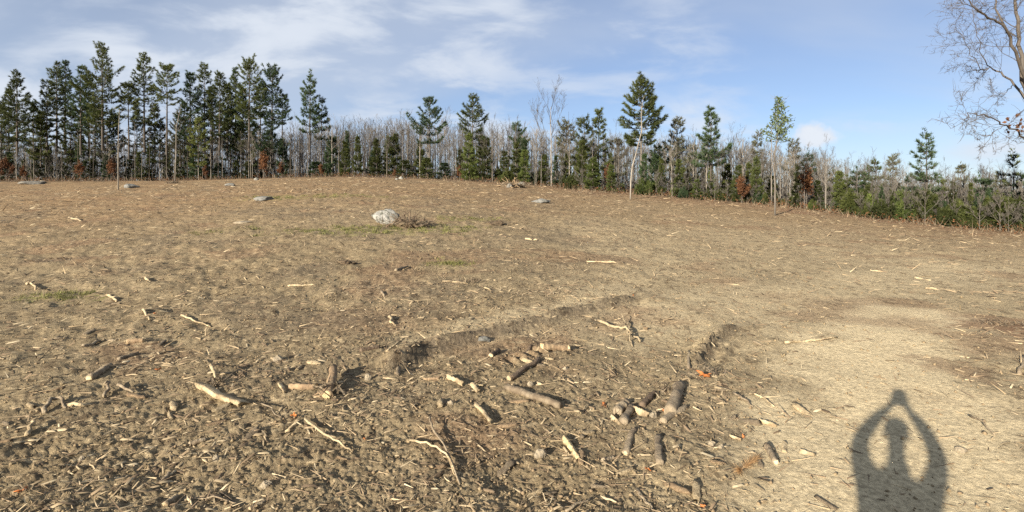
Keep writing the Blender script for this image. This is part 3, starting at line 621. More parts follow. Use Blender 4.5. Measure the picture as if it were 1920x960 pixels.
# the wood farther back reads as one mass of trunks and twigs
def far_wood():
    g = Geo(); rg = np.random.RandomState(31); n = 3100
    px = rg.uniform(-330, 2250, n); off = 9 + 75 * rg.rand(n) ** 1.3; kp = (px < 1560) | (rg.rand(n) < .42); px, off = px[kp], off[kp]; n = len(px); Y = np.interp(px, EDGE[:, 0], EDGE[:, 1]) + off; X = (px - 960) / F_PX * Y; b = macro(X, Y)
    H = np.clip(EYE + (HOR - np.interp(px, TOPS[:, 0], TOPS[:, 1]) - rg.uniform(0, 38, n)) / F_PX * Y - b, 3, 20)
    def cones(P0, P1, r0, r1, tint):
        d = unit(P1 - P0); a = unit(np.cross(d, [.3, .9, .1])); c = np.cross(d, a); m = len(P0); V = np.zeros((m, 6, 3))
        for q in range(3):
            o = (math.cos(q * 2.094) * a + math.sin(q * 2.094) * c); V[:, q] = P0 + o * r0[:, None]; V[:, 3 + q] = P1 + o * r1[:, None]
        base = np.arange(m)[:, None] * 6; Q = np.concatenate([base + np.array([q, (q + 1) % 3, 3 + (q + 1) % 3, 3 + q]) for q in range(3)]); g.add(V.reshape(-1, 3), Q, None, 0, np.repeat(tint, 6))
    B = np.stack([X, Y, b - .3], 1); T = B + np.stack([rg.normal(size=n) * .35, rg.normal(size=n) * .35, H], 1); cones(B, T, .03 + .0045 * H, np.full(n, .010), rg.rand(n))
    K = 15; q = rg.uniform(.25, 1, (n, K)) ** .8; P0 = (B[:, None] + (T - B)[:, None] * q[..., None]); a = rg.uniform(0, 6.28, (n, K)); L = H[:, None] * .24 * (1.15 - .8 * q) * rg.uniform(.5, 1.2, (n, K))
    D = unit(np.stack([np.cos(a), np.sin(a), rg.uniform(.7, 2.4, (n, K))], -1)); P1 = P0 + D * L[..., None]; cones(P0.reshape(-1, 3), P1.reshape(-1, 3), np.full(n * K, .019), np.full(n * K, .007), np.repeat(rg.rand(n), K)); g.qm[-1][:] = 1
    K2 = 2; P = np.repeat((P0 + (P1 - P0) * rg.uniform(.3, .9, (n, K, 1))).reshape(-1, 3), K2, 0); D2 = unit(np.repeat(D.reshape(-1, 3), K2, 0) + rg.normal(size=P.shape) * .5); V, TT = blades(P, D2, np.repeat(L.ravel(), K2) * .6, .032, rg); g.add(V, None, TT, 1, .5)
    n = 30000; px = rg.uniform(-330, 2250, n); Y = np.interp(px, EDGE[:, 0], EDGE[:, 1]) + 5 + 60 * rg.rand(n) ** 1.3; X = (px - 960) / F_PX * Y; P = np.stack([X, Y, macro(X, Y) - .1], 1); P[:, 2] += rg.rand(n) ** 2 * 1.5
    V, TT = blades(P, unit(np.stack([rg.normal(size=n) * .45, rg.normal(size=n) * .45, np.ones(n)], 1)), rg.uniform(.7, 3.0, n), rg.uniform(.03, .09, n), rg); g.add(V, None, TT, 0, .5)
    tag(new_obj('distant_wood', g.mesh('distant_wood', [M['twig'], M['twig_far']])), 'dense mass of leafless grey trunks and twigs far behind the field', 'wood', kind='stuff')
far_wood()

# ------------------------------------------------------------------ young evergreens and thicket along the edge
YOUNG = {k: [pine_mesh(4, .25, r, 300 + i, k, gap=.32, dens=13, prof='slim' if i == 2 else 'cone', tuft=.26, dead=False, fill=.8) for i, r in enumerate((.85, 1.05, .7))] for k in ('needle_dark', 'needle_young', 'needle_bush', 'needle')}
COLN = {'needle_dark': 'dark green', 'needle_young': 'bright green', 'needle_bush': 'olive green', 'needle': 'green', 'needle_yellow': 'yellowish green', 'needle_grey': 'grey green'}
def young(px, top, off, nd, width, k=0, lab=None):
    Y = edge_Y(px) + off; X, b, H = top_h(px, top, Y); th = math.atan(abs(px - 960) / F_PX); sxy = width / 2 / F_PX * Y * math.cos(th) / (.85, 1.05, .7)[k]
    place_tree('young_evergreen', YOUNG[nd][k], (X, Y, b), lab or COLN[nd] + ' young evergreen ' + spot(px), 'evergreen', 'young evergreens at the wood edge', rb.uniform(0, 6.28), H / 4, sxy=sxy)
for a in [(879, 256, .6, 'needle_young', 42, 1, 'bright green bushy young pine under the ragged pine'), (912, 262, 1.2, 'needle_bush', 24, 2, 'narrow olive young pine right of the bright bushy young pine'),
          (706, 262, 2, 'needle_bush', 30, 0, 'olive feathery young pine standing in the bare grey wood'), (742, 255, 3, 'needle_bush', 22, 2, 'tall thin olive young pine in the bare grey wood'),
          (983, 285, .6, 'needle_young', 24, 2, 'slim bright young pine left of the big pale bare tree'), (1112, 296, .6, 'needle_young', 36, 0, 'bright young pine below the pair of pines'), (1147, 312, .6, 'needle_young', 22, 2, 'small bright young pine left of the curved sapling'),
          (1092, 265, 2, 'needle_bush', 34, 0, 'olive young pine behind the bright one below the pair of pines'), (1240, 300, 2, 'needle_bush', 26, 1, 'olive young pine just right of the great pine trunk'), (1274, 300, 1.5, 'needle', 32, 0, 'green young hemlock left of the conical spruce-like pine'),
          (1307, 338, .4, 'needle_young', 30, 1, 'low bright evergreen bush left of the conical spruce-like pine'), (1384, 314, 1, 'needle', 40, 1, 'broad fresh green young hemlock right of the conical spruce-like pine'), (1418, 296, 1.5, 'needle', 32, 0, 'pointed green young hemlock beside the broad one'),
          (651, 250, 4, 'needle_dark', 14, 2, 'tiny dark spruce spire sticking out of the bare wood'), (615, 268, 3, 'needle_dark', 26, 1, 'dark young hemlock at the foot of the lone layered pine')]: young(*a)
for k in range(64):
    if k < 26: px = k * 22 + rb.uniform(-8, 8); top = rb.uniform(258, 308); nd = rb.choice(['needle_dark', 'needle', 'needle_bush', 'needle_dark']); off = rb.uniform(2, 11)
    elif k < 44: px = 600 + (k - 26) * 26 + rb.uniform(-9, 9); top = rb.uniform(252, 308); nd = rb.choice(['needle_dark', 'needle', 'needle_bush']); off = rb.uniform(1, 6)
    else: px = 1070 + (k - 44) * 42 + rb.uniform(-12, 12); top = np.interp(px, [1070, 1500, 1900], [288, 318, 350]) + rb.uniform(-8, 26); nd = rb.choice(['needle_dark', 'needle', 'needle_bush', 'needle_bush']); off = rb.uniform(1.5, 6)
    young(px, top, off, nd, rb.uniform(20, 38), rb.randint(3))
BUSH = {k: [bush_mesh(1.7, .95, 320 + i, k, 9 + i * 2, 900) for i in range(3)] for k in ('needle_bush', 'needle_young', 'needle_dark')}
for k in range(58):
    if k < 40: px = 1465 + k * 12.2 + rb.uniform(-7, 7); top = np.interp(px, [1465, 1560, 1650, 1800, 1950], [376, 360, 356, 364, 370]) + rb.uniform(-16, 30); nd = rb.choice(['needle_bush'] * 8 + ['needle_young', 'needle_dark'])
    else: px = 930 + (k - 40) * 30 + rb.uniform(-10, 10); top = np.interp(px, [930, 1200, 1460], [318, 336, 358]) + rb.uniform(-8, 14); nd = rb.choice(['needle_bush', 'needle_young', 'needle_bush', 'needle_dark'])
    off = rb.uniform(.2, 3.2); Y = edge_Y(px) + off; X, b, H = top_h(px, top, Y); H = max(H, .6)
    place_tree('evergreen_bush', BUSH[nd][rb.randint(3)], (X, Y, b), COLN[nd] + ' thicket bush ' + spot(px), 'bush', 'bushes of the thicket along the field edge', rb.uniform(0, 6.28), H / 1.7, parts=('stem', 'foliage'), sxy=min(H / 1.7, 1.2) * rb.uniform(.5, .95))
SHRUB = [bare_mesh(3, 360 + i, 'bark_grey', 'twig', .6, .08, thick=.6) for i in range(3)]
for k in range(34):
    px = 1000 + k * 28 + rb.uniform(-9, 9); off = rb.uniform(-.3, 1.2); Y = edge_Y(px) + off; X = (px - 960) / F_PX * Y; H = rb.uniform(.9, 2.6)
    place_tree('bare_shrub', SHRUB[rb.randint(3)], (X, Y, m1(X, Y)), ('tall ' if H > 1.7 else 'low ') + 'leafless grey shrub at the thicket front ' + spot(px), 'shrub', 'leafless shrubs before the thicket', rb.uniform(0, 6.28), H / 3, parts=('stem', 'twigs'))
RUST = [bare_mesh(3.2, 340 + i, 'bark_grey', 'twig', .42, .15, leafs='leaf_rust') for i in range(3)]
for px, top, off, lab in [(12, 296, .6, 'low rust-leaved sapling close to the left picture edge'), (44, 312, 1.2, 'small rust-leaved sapling just right of the first tall pine'), (151, 304, .8, 'rust-leaved sapling at the foot of the dark narrow pine'), (208, 300, 1.0, 'broad rust-leaved sapling at the foot of the tallest pine'),
                          (385, 312, .8, 'small rust-leaved sapling below the spire-topped pine'), (494, 286, .6, 'bright rust-leaved sapling under the pine closing the row'), (528, 306, .7, 'low rust-leaved sapling right of the row-closing pine'), (602, 308, .8, 'rust-leaved sapling at the foot of the lone layered pine'),
                          (862, 312, .4, 'dull rust-leaved sapling beside the bright bushy young pine'), (1141, 312, 1.8, 'rust-leaved sapling left of the great broad pine'), (1391, 330, -.1, 'rust-leaved sapling before the broad green hemlock'), (1512, 316, 1.8, 'tall dead rust-brown sapling below the small dark pine'), (740, 318, .2, 'small rust-leaved sapling at the crest behind the boulder')]:
    Y = edge_Y(px) + off; X, b, H = top_h(px, top, Y); place_tree('rust_leaved_sapling', RUST[rb.randint(3)], (X, Y, b), lab, 'sapling', 'saplings still holding rust leaves', rb.uniform(0, 6), H / 3.2, sxy=H / 3.2 * .9)
# dry brush, dead stems and slash all along the edge: nobody could count it
def edge_brush():
    g = Geo(); rg = np.random.RandomState(41); n = 15000; px = rg.uniform(-250, 2150, n); off = rg.normal(size=n) * 1.3 + 1.2; Y = np.interp(px, EDGE[:, 0], EDGE[:, 1]) + off; X = (px - 960) / F_PX * Y
    k = fbm(X * .35, Y * .35, 71, 3); keep = rg.rand(n) < sstep(.28, .6, k) * 1.2 + .15; X, Y = X[keep], Y[keep]; n = len(X); P = np.stack([X, Y, macro(X, Y) - .03], 1)
    up = rg.uniform(.2, 1.6, n); D = unit(np.stack([rg.normal(size=n) * .6, rg.normal(size=n) * .6, up], 1)); V, T = blades(P, D, rg.uniform(.2, .9, n) * (.45 + .5 * (up > .8)), rg.uniform(.012, .03, n), rg); g.add(V, None, T, 0, np.repeat(rg.rand(n), 3))
    m = 9000; i = rg.randint(0, n, m); V, T = leaves(P[i] + D[i] * rg.uniform(.05, .6, m)[:, None], unit(rg.normal(size=(m, 3))), rg.uniform(.06, .14, m), .07, rg); g.add(V, None, T, 1, np.repeat(rg.rand(m), 4))
    tag(new_obj('edge_brush', g.mesh('edge_brush', [M['straw'], M['leaf_rust']])), 'dry brown brush, dead stems and leaves along the wood edge', 'brush', kind='stuff')
edge_brush()

# ------------------------------------------------------------------ saplings left standing in the cleared field
def field_sapling(stem_px, base, r0, label, leaf=None, lean_pts=None, branches=8, seed=0, group=None):
    rg = np.random.RandomState(seed); gx, gy = on_macro(*base); b = m1(gx, gy); tr = Geo(); cr = Geo()
    pts = np.array([((px - base[0]) / F_PX * gy, rg.normal() * .05 * i, (base[1] - py) / F_PX * gy) for i, (px, py) in enumerate(stem_px)]); pts[0, 2] = -.15
    rad = np.interp(np.linspace(0, 1, len(pts)), [0, 1], [r0, r0 * .25]); tr.tube(pts, rad, 6, bump=.06, rng=rg)
    for _ in range(branches):
        q = rg.uniform(.45, .98) * (len(pts) - 1); i = int(q); p = pts[i] + (pts[min(i + 1, len(pts) - 1)] - pts[i]) * (q - i); a = rg.uniform(0, 6.28); L = rg.uniform(.25, .9); d = unit(np.array([math.cos(a), math.sin(a), rg.uniform(.5, 1.6)]))
        cr.tube([p, p + d * L * .5, p + unit(d + [0, 0, .3]) * L], [.014, .009, .004], 3, 0, False)
        for _ in range(3): p2 = p + d * L * rg.uniform(.3, .9); d2 = unit(d + rg.normal(size=3) * .6); cr.tube([p2, p2 + d2 * .3], [.006, .003], 3, 0, False)
    mats = [M['twig_pale']]
    if leaf: leaf(cr, rg, gy); mats.append(M['leaf_pale'])
    o = new_obj('field_sapling', None, None, (gx, gy, b)); o.empty_display_size = .2
    new_obj('trunk', tr.mesh('trunk', M['bark_pale' if leaf is None else 'bark_grey'], True), o); new_obj('crown', cr.mesh('crown', mats), o)
    return tag(o, label, 'sapling', group or 'saplings left standing in the cleared field')
field_sapling([(222, 356), (222, 300), (223, 250), (227, 205)], (222, 356), .05, 'thin straight sapling on the bare field in front of the yellowish pine', branches=5, seed=1)
field_sapling([(328, 343), (330, 290), (333, 240), (337, 195)], (328, 343), .05, 'thin pale sapling rising from a grassy tuft on the field crest', branches=5, seed=2)
field_sapling([(140, 339), (143, 290), (147, 240), (150, 205)], (140, 339), .06, 'thin pale leaning sapling before the dark narrow pine', branches=4, seed=3)
field_sapling([(1182, 374), (1183, 340), (1185, 312), (1191, 296), (1197, 268), (1201, 246), (1201, 212), (1208, 180)], (1182, 374), .06, 'curved pale sapling in front of the great broad pine', branches=12, seed=4)
def leafy(cr, rg, gy):
    for k in range(46):
        t = k / 45.; z0 = (404 - 268) / F_PX * gy + t * 84 / F_PX * gy; L = (.035 * gy * (1 - t) ** .9 + .05) * rg.uniform(.55, 1.0); a = k * 2.4 + rg.uniform(-.4, .4); hd = np.array([math.cos(a), math.sin(a), 0])
        if k < 9: L *= rg.choice([.5, 1.0, 1.15])
        c = np.array([(.006 + .002 * t) * gy, 0, z0]); cr.tube([c, c + hd * L * .6 + [0, 0, L * .12], c + hd * L + [0, 0, L * .32]], [.013, .008, .004], 3, 0, False)
        n = int(10 + L * 38); q = rg.uniform(.25, 1.05, n); pos = c + np.outer(q * L, hd) + np.outer(L * .3 * q ** 1.6, [0, 0, 1.]) + rg.normal(size=(n, 3)) * [.09, .09, .05]
        V, T = leaves(pos, unit(rg.normal(size=(n, 3)) + hd + [0, 0, .3]), rg.uniform(.10, .19, n), .075, rg); cr.add(V, None, T, 1, np.repeat(np.clip(rg.normal(size=n) * .25 + .55, 0, 1), 4))
    g0 = np.array([-.006 * gy, 0, (404 - 300) / F_PX * gy]); cr.tube([[0, 0, (404 - 330) / F_PX * gy], g0, [-.007 * gy, 0, (404 - 235) / F_PX * gy]], [.03, .025, .008], 5, 0, False)
field_sapling([(1453, 404), (1453, 350), (1455, 300), (1458, 250), (1460, 184)], (1453, 404), .055, 'tall thin sapling with a pale green leafy cone on top', leaf=leafy, branches=16, seed=5)

# ------------------------------------------------------------------ the bare oak whose boughs reach in from the right
def near_oak():
    rg = np.random.RandomState(77); Y0 = 27.5; S = Y0 / 13; bx, by = (1958 - 960) / F_PX * Y0, Y0; b = m1(bx, by); tr = Geo(); cr = Geo(); fo = Geo()
    def W(px, py, dy=0.): Y = Y0 + dy * S; return np.array([(px - 960) / F_PX * Y - bx, Y - by, EYE + (HOR - py) / F_PX * Y - b])
    trunk = np.array([[0, 0, -.3], W(1957, 440), W(1954, 360), W(1948, 290), W(1938, 220), W(1924, 165)]); tr.tube(trunk, np.array([.17, .14, .12, .105, .085, .058]) * S, 10, bump=.05, rng=rg)
    cnt = [0]
    def twigs(pts, r, lev, n, Ls):
        for _ in range(n):
            q = rg.uniform(.18, 1.) * (len(pts) - 1); i = min(int(q), len(pts) - 2); p = pts[i] + (pts[i + 1] - pts[i]) * (q - i); base = unit(pts[i + 1] - pts[i])
            d = unit(base * .8 + unit(rg.normal(size=3)) * .85 + [0, 0, .10]); L = Ls * S ** (lev == 0) * rg.uniform(.5, 1.15); pp = [p]; dd = d
            for _k in range(4): dd = unit(dd + rg.normal(size=3) * .22); pp.append(pp[-1] + dd * L / 4)
            pp = np.array(pp); rr = max(r * rg.uniform(.3, .5), .008); cr.tube(pp, rr * np.linspace(1, .35, 5), 3 if lev else 4, 0, False)
            if lev < 2: twigs(pp, rr, lev + 1, rg.randint(4, 7), L * .55)
    def limb(pp, r0, r1, n, Ls):
        r0 *= S * .45; r1 *= S * .45; n = int(n * .75)
        P = np.array(pp); t = np.linspace(0, 1, len(P)); tt = np.linspace(0, 1, len(P) * 3); Q = np.stack([np.interp(tt, t, P[:, c]) for c in range(3)], 1)
        Q[1:-1] += rg.normal(size=Q[1:-1].shape) * .05; cr.tube(Q, np.linspace(r0, r1, len(Q)), 7, 0, True, bump=.06, rng=rg); twigs(Q, r1 + (r0 - r1) * .3, 0, n, Ls)
    limb([trunk[-1], W(1914, 115, .2), W(1908, 60, .3), W(1903, 5, .4), W(1906, -70, .7), W(1896, -150, .9)], .115, .035, 17, 1.1)
    limb([W(1927, 172), W(1906, 100, -.3), W(1890, 65, -.5), W(1872, 38, -.7), W(1845, 26, -.9), W(1822, 12, -1.1), W(1800, -14, -1.2)], .085, .02, 17, 1.05)
    limb([W(1888, 62, -.5), W(1868, 20, -.3), W(1862, -30, -.1), W(1850, -90, .2)], .05, .015, 10, 1.0)
    limb([W(1943, 232), W(1918, 178, .5), W(1898, 152, .8), W(1876, 136, 1.), W(1852, 126, 1.2), W(1838, 133, 1.3), W(1820, 124, 1.4)], .075, .014, 16, .95)
    limb([W(1868, 134, 1.05), W(1848, 118, .9), W(1836, 84, .7), W(1828, 50, .6), W(1826, 22, .5)], .03, .008, 13, .85)
    limb([W(1838, 131, 1.3), W(1818, 96, 1.5), W(1802, 62, 1.7), W(1786, 52, 1.8)], .022, .006, 14, .8)
    limb([W(1900, 158, .8), W(1886, 172, 1.), W(1862, 180, 1.2), W(1838, 196, 1.4)], .022, .007, 8, .6)
    limb([W(1951, 300), W(1924, 264, -.5), W(1904, 244, -.9), W(1880, 232, -1.2), W(1850, 219, -1.5), W(1824, 212, -1.7), W(1800, 224, -1.9)], .055, .010, 20, .8)
    limb([W(1880, 236, -1.2), W(1862, 250, -1.1), W(1848, 268, -1.0), W(1842, 282, -.9)], .016, .005, 8, .45)
    limb([W(1940, 225), W(1962, 150, .8), W(1985, 60, 1.4), W(2010, -40, 2)], .11, .03, 9, 1.2)
    limb([W(1952, 310), W(1990, 240, .9), W(2030, 190, 1.6), W(2080, 150, 2.2)], .08, .02, 8, 1.1)
    limb([W(1945, 250), W(1950, 180, -.9), W(1960, 90, -1.8), W(1955, 10, -2.5)], .07, .02, 8, 1.1)
    c = W(1902, 233, -1.0); n = 26; V, T = leaves(c + rg.normal(size=(n, 3)) * .18, unit(rg.normal(size=(n, 3))), .22, .13, rg); cr.add(V, None, T, 1, np.repeat(rg.rand(n), 4))
    o = new_obj('bare_oak', None, None, (bx, by, b)); new_obj('trunk', tr.mesh('trunk', M['bark_oak'], True), o); new_obj('crown', cr.mesh('crown', [M['bark_oak'], M['leaf_rust']]), o)
    tag(o, 'bare oak whose crooked boughs reach in from the right picture edge', 'tree')
near_oak()

# ------------------------------------------------------------------ rocks
import bmesh
def rock_mesh(name, m, sx, sy, sz, seed, cuts=9, sub=4, rough=.07):
    rg = np.random.RandomState(seed); bm = bmesh.new(); bmesh.ops.create_icosphere(bm, subdivisions=sub, radius=1.); V = np.array([v.co[:] for v in bm.verts])
    for _ in range(cuts):
        n = unit(rg.normal(size=3)); d = rg.uniform(.62, .9); s = V @ n - d; V = np.where(s[:, None] > 0, V - np.outer(s * .9, n), V)
    for k, (fq, am) in enumerate(((1.6, rough * 1.6), (4, rough), (9, rough * .45))): V = V * (1 + am * (fbm(V[:, 0] * fq + V[:, 2] * fq * .7 + 9, V[:, 1] * fq - V[:, 2] * fq * .6 + 5, seed + k, 2) - .5)[:, None] * 2)
    V = V * [sx, sy, sz]
    for v, c in zip(bm.verts, V): v.co = c
    for f in bm.faces: f.smooth = True
    me = bpy.data.meshes.new(name); bm.to_mesh(me); bm.free(); me.materials.append(m); return me
def rock(px, py, wpx, hpx, m, seed, label, name='boulder', cat='rock', depth=.8, sink=.3, group=None, rough=.07):
    p = ground_at(px, py); s = wpx / 2 / F_PX * p.y; hz = hpx / F_PX * p.y / (2 - sink * 2) ; o = new_obj(name, rock_mesh(name, M[m], s, s * depth, hz, seed, rough=rough, sub=4 if wpx > 12 else 3), None, p + Vector((0, s * depth * .5, hz * (1 - 2 * sink)))); o.rotation_euler = (0, 0, 0)
    return tag(o, label, cat, group)
bo = rock(727, 421, 56, 29, 'rock_pale', 12, 'big pale granite boulder alone in the middle of the field', depth=.75, sink=.18, rough=.16)
for px, py, wd, hp, m, sd, lab in [(243, 353, 26, 9, 'rock_grey', 13, 'rounded grey rock right of the thin straight sapling on the field'), (54, 346, 50, 7, 'rock_dark', 14, 'flat dark rock ledge near the left picture edge at the crest'), (78, 343, 14, 5, 'stone_tan', 15, 'small tan stone at the right end of the dark ledge'),
        (430, 349, 20, 6, 'rock_grey', 16, 'low grey rock on the crest below the crowded pine row'), (492, 376, 36, 9, 'rock_grey', 17, 'flat grey rock half sunk left of the mossy patch'), (1015, 381, 34, 9, 'rock_grey', 18, 'flat grey rock in the field below the big pale bare tree'), (979, 349, 15, 8, 'rock_grey', 19, 'round grey rock by the upturned roots at the wood edge'),
        (752, 336, 10, 5, 'rock_pale', 20, 'small white rock at the crest, left one of two'), (744, 337, 7, 4, 'rock_pale', 21, 'tiny white rock at the crest beside a slightly bigger one'), (832, 337, 12, 4, 'rock_pale', 22, 'low pale rock at the crest below the broad pine'), (480, 338, 9, 5, 'rock_pale', 23, 'small pale rock under the rust-leaved sapling of the row'),
        (455, 418, 40, 5, 'stone_tan', 24, 'flat tan stone slab flush with the soil on the left slope'), (130, 338, 12, 4, 'stone_tan', 25, 'small pale stone at the foot of the dark narrow pine'), (955, 352, 12, 8, 'rock_dark', 26, 'dark stone under the upturned roots at the wood edge')]:
    rock(px, py, wd, hp, m, sd, lab, 'rock')
for px, py, wd, hp, m, sd, lab in [(1806, 848, 22, 9, 'stone_tan', 31, 'flat tan stone right of the shadowed elbow'), (907, 640, 28, 9, 'grey_slab', 32, 'flat grey slab lying on the bank of the crawler track'), (1012, 858, 22, 12, 'stone_tan', 33, 'flat dusty stone left of the bright yellow log'), (995, 733, 13, 8, 'stone_tan', 34, 'round tan stone on the half buried log'),
        (845, 765, 11, 7, 'stone_tan', 35, 'small round pale stone left of the half buried log'), (1335, 840, 15, 9, 'stone_tan', 36, 'tan stone near the dead pine needle tuft'), (1352, 845, 12, 7, 'stone_tan', 37, 'smaller tan stone near the dead pine needle tuft'), (150, 864, 14, 8, 'stone_tan', 38, 'small tan stone low on the left foreground'), (520, 682, 20, 9, 'stone_tan', 39, 'dusty stone above the splintered stump'),
        (690, 718, 12, 14, 'stone_tan', 40, 'upright dusty stone right of the splintered stump'), (1225, 788, 17, 10, 'stone_tan', 41, 'pale broken stone among the cut logs'), (404, 866, 14, 9, 'stone_tan', 42, 'pale stone below the split pale log'), (497, 908, 22, 14, 'stone_tan', 43, 'blocky tan stone low in the left foreground'), (600, 918, 10, 6, 'stone_tan', 44, 'small dusty stone in the lower foreground'), (1060, 700, 9, 6, 'stone_tan', 45, 'tiny tan stone right of the fat brown log')]:
    rock(px, py, wd, hp, 'rock_grey' if m == 'grey_slab' else m, sd, lab, 'stone', 'stone', sink=.38, rough=.16)

# ------------------------------------------------------------------ wood on the ground: the pieces one can tell apart
MARKS = []              # (x, y, short phrase) to say where a chip lies
def log(a, b, wpx, m, label, short=None, name='log', cat='log', sink=.28, end='cut_wood', bend=.0, taper=.85, seed=0, k=11, rise=(0, 0), group=None):
    """a cut or broken piece of wood lying between two pixels of the ground"""
    rg = np.random.RandomState(seed + int(a[0] * 7 + a[1])); A = ground_at(*a); B = ground_at(*b); mid = (A + B) / 2; r = wpx / 2 / F_PX * mid.y; n = 15
    L = (B - A); side = Vector((-L.y, L.x, 0)); t = np.linspace(0, 1, n); P = np.array([(A.lerp(B, float(q)) - mid)[:] for q in t])
    P[:, 2] += r * (1 - 2 * sink) + np.interp(t, [0, 1], rise); P += np.outer(np.sin(t * math.pi) * bend + np.cumsum(rg.normal(size=n)) * .009, np.array(side[:])); P[:, 2] += rg.normal(size=n) * r * .06
    g = Geo(); rad = r * np.linspace(1, taper, n) * (1 + rg.normal(size=n) * .07); g.tube(P, rad, k, bump=.10, rng=rg)
    W = g.V[0]; ridge = 1 + .13 * np.tile(rg.uniform(-1, 1, k), n); c = np.repeat(P, k, 0); W[:n * k] = c + (W[:n * k] - c) * ridge[:, None]; ax = unit(P[-1] - P[0]); split = m in ('pale_wood', 'cut_wood')
    if split: s_ = W[:n * k] - c; nrm = unit(np.cross(ax, rg.normal(size=3))); h_ = s_ @ nrm; W[:n * k] -= np.outer(np.maximum(h_ - r * .15, 0) * .9, nrm)
    jag = r * (.9 if split else .22); W[:k] -= np.outer(rg.uniform(-.6, 1, k) * jag, ax); W[(n - 1) * k:n * k] += np.outer(rg.uniform(-.6, 1, k) * jag, ax)
    o = new_obj(name, g.mesh(name, M[m], True), None, mid)
    if end and wpx >= 7 and not split and not any(q in label for q in ('stout', 'thick grey', 'half buried', 'sticking up', 'soil')):
        for q, dsg in ((0, 1), (n - 1, -1)):
            d = unit(P[q] - P[q + dsg]); e = Geo(); rr = rad[q] * .9; e.tube([P[q] - d * rr * .6, P[q] + d * rr * .10, P[q] + d * rr * .12], [rr, rr, rr * .9], k, bump=.10, rng=rg); new_obj('cut_end', e.mesh('cut_end', M['pale_wood' if m != 'brown_wood' else end]), o)
    if short: MARKS.append((mid.x, mid.y, short))
    return tag(o, label, cat, group)
def stick(pix, wpx, m, label, short=None, forks=(), lift=.0, name='stick', cat='stick', group=None, seed=0):
    """a thin stick along ground pixels (px, py, height in metres); forks are further such lines"""
    rg = np.random.RandomState(seed + int(pix[0][0] * 3 + pix[0][1])); pts = [ground_at(p[0], p[1]) + Vector((0, 0, (p[2] if len(p) > 2 else 0) + .008 + lift)) for p in pix]; o0 = pts[len(pts) // 2].copy(); o0.z = min(p.z for p in pts); r = wpx / 2 / F_PX * o0.y; g = Geo()
    def line(ps, ra, rb_):
        P = np.array([(p - o0)[:] for p in ps]); t = np.linspace(0, 1, len(P)); tt = np.linspace(0, 1, max(6, len(P) * 3)); Q = np.stack([np.interp(tt, t, P[:, c]) for c in range(3)], 1); Q[1:-1] += rg.normal(size=Q[1:-1].shape) * r * .5; g.tube(Q, np.linspace(ra, rb_, len(Q)), 6, bump=.12, rng=rg)
    line(pts, r, r * .55)
    for f in forks: line([ground_at(p[0], p[1]) + Vector((0, 0, (p[2] if len(p) > 2 else 0) + .008 + lift)) for p in f], r * .7, r * .3)
    o = new_obj(name, g.mesh(name, M[m], True), None, o0)
    if short: MARKS.append((o0.x, o0.y, short))
    return tag(o, label, cat, group)
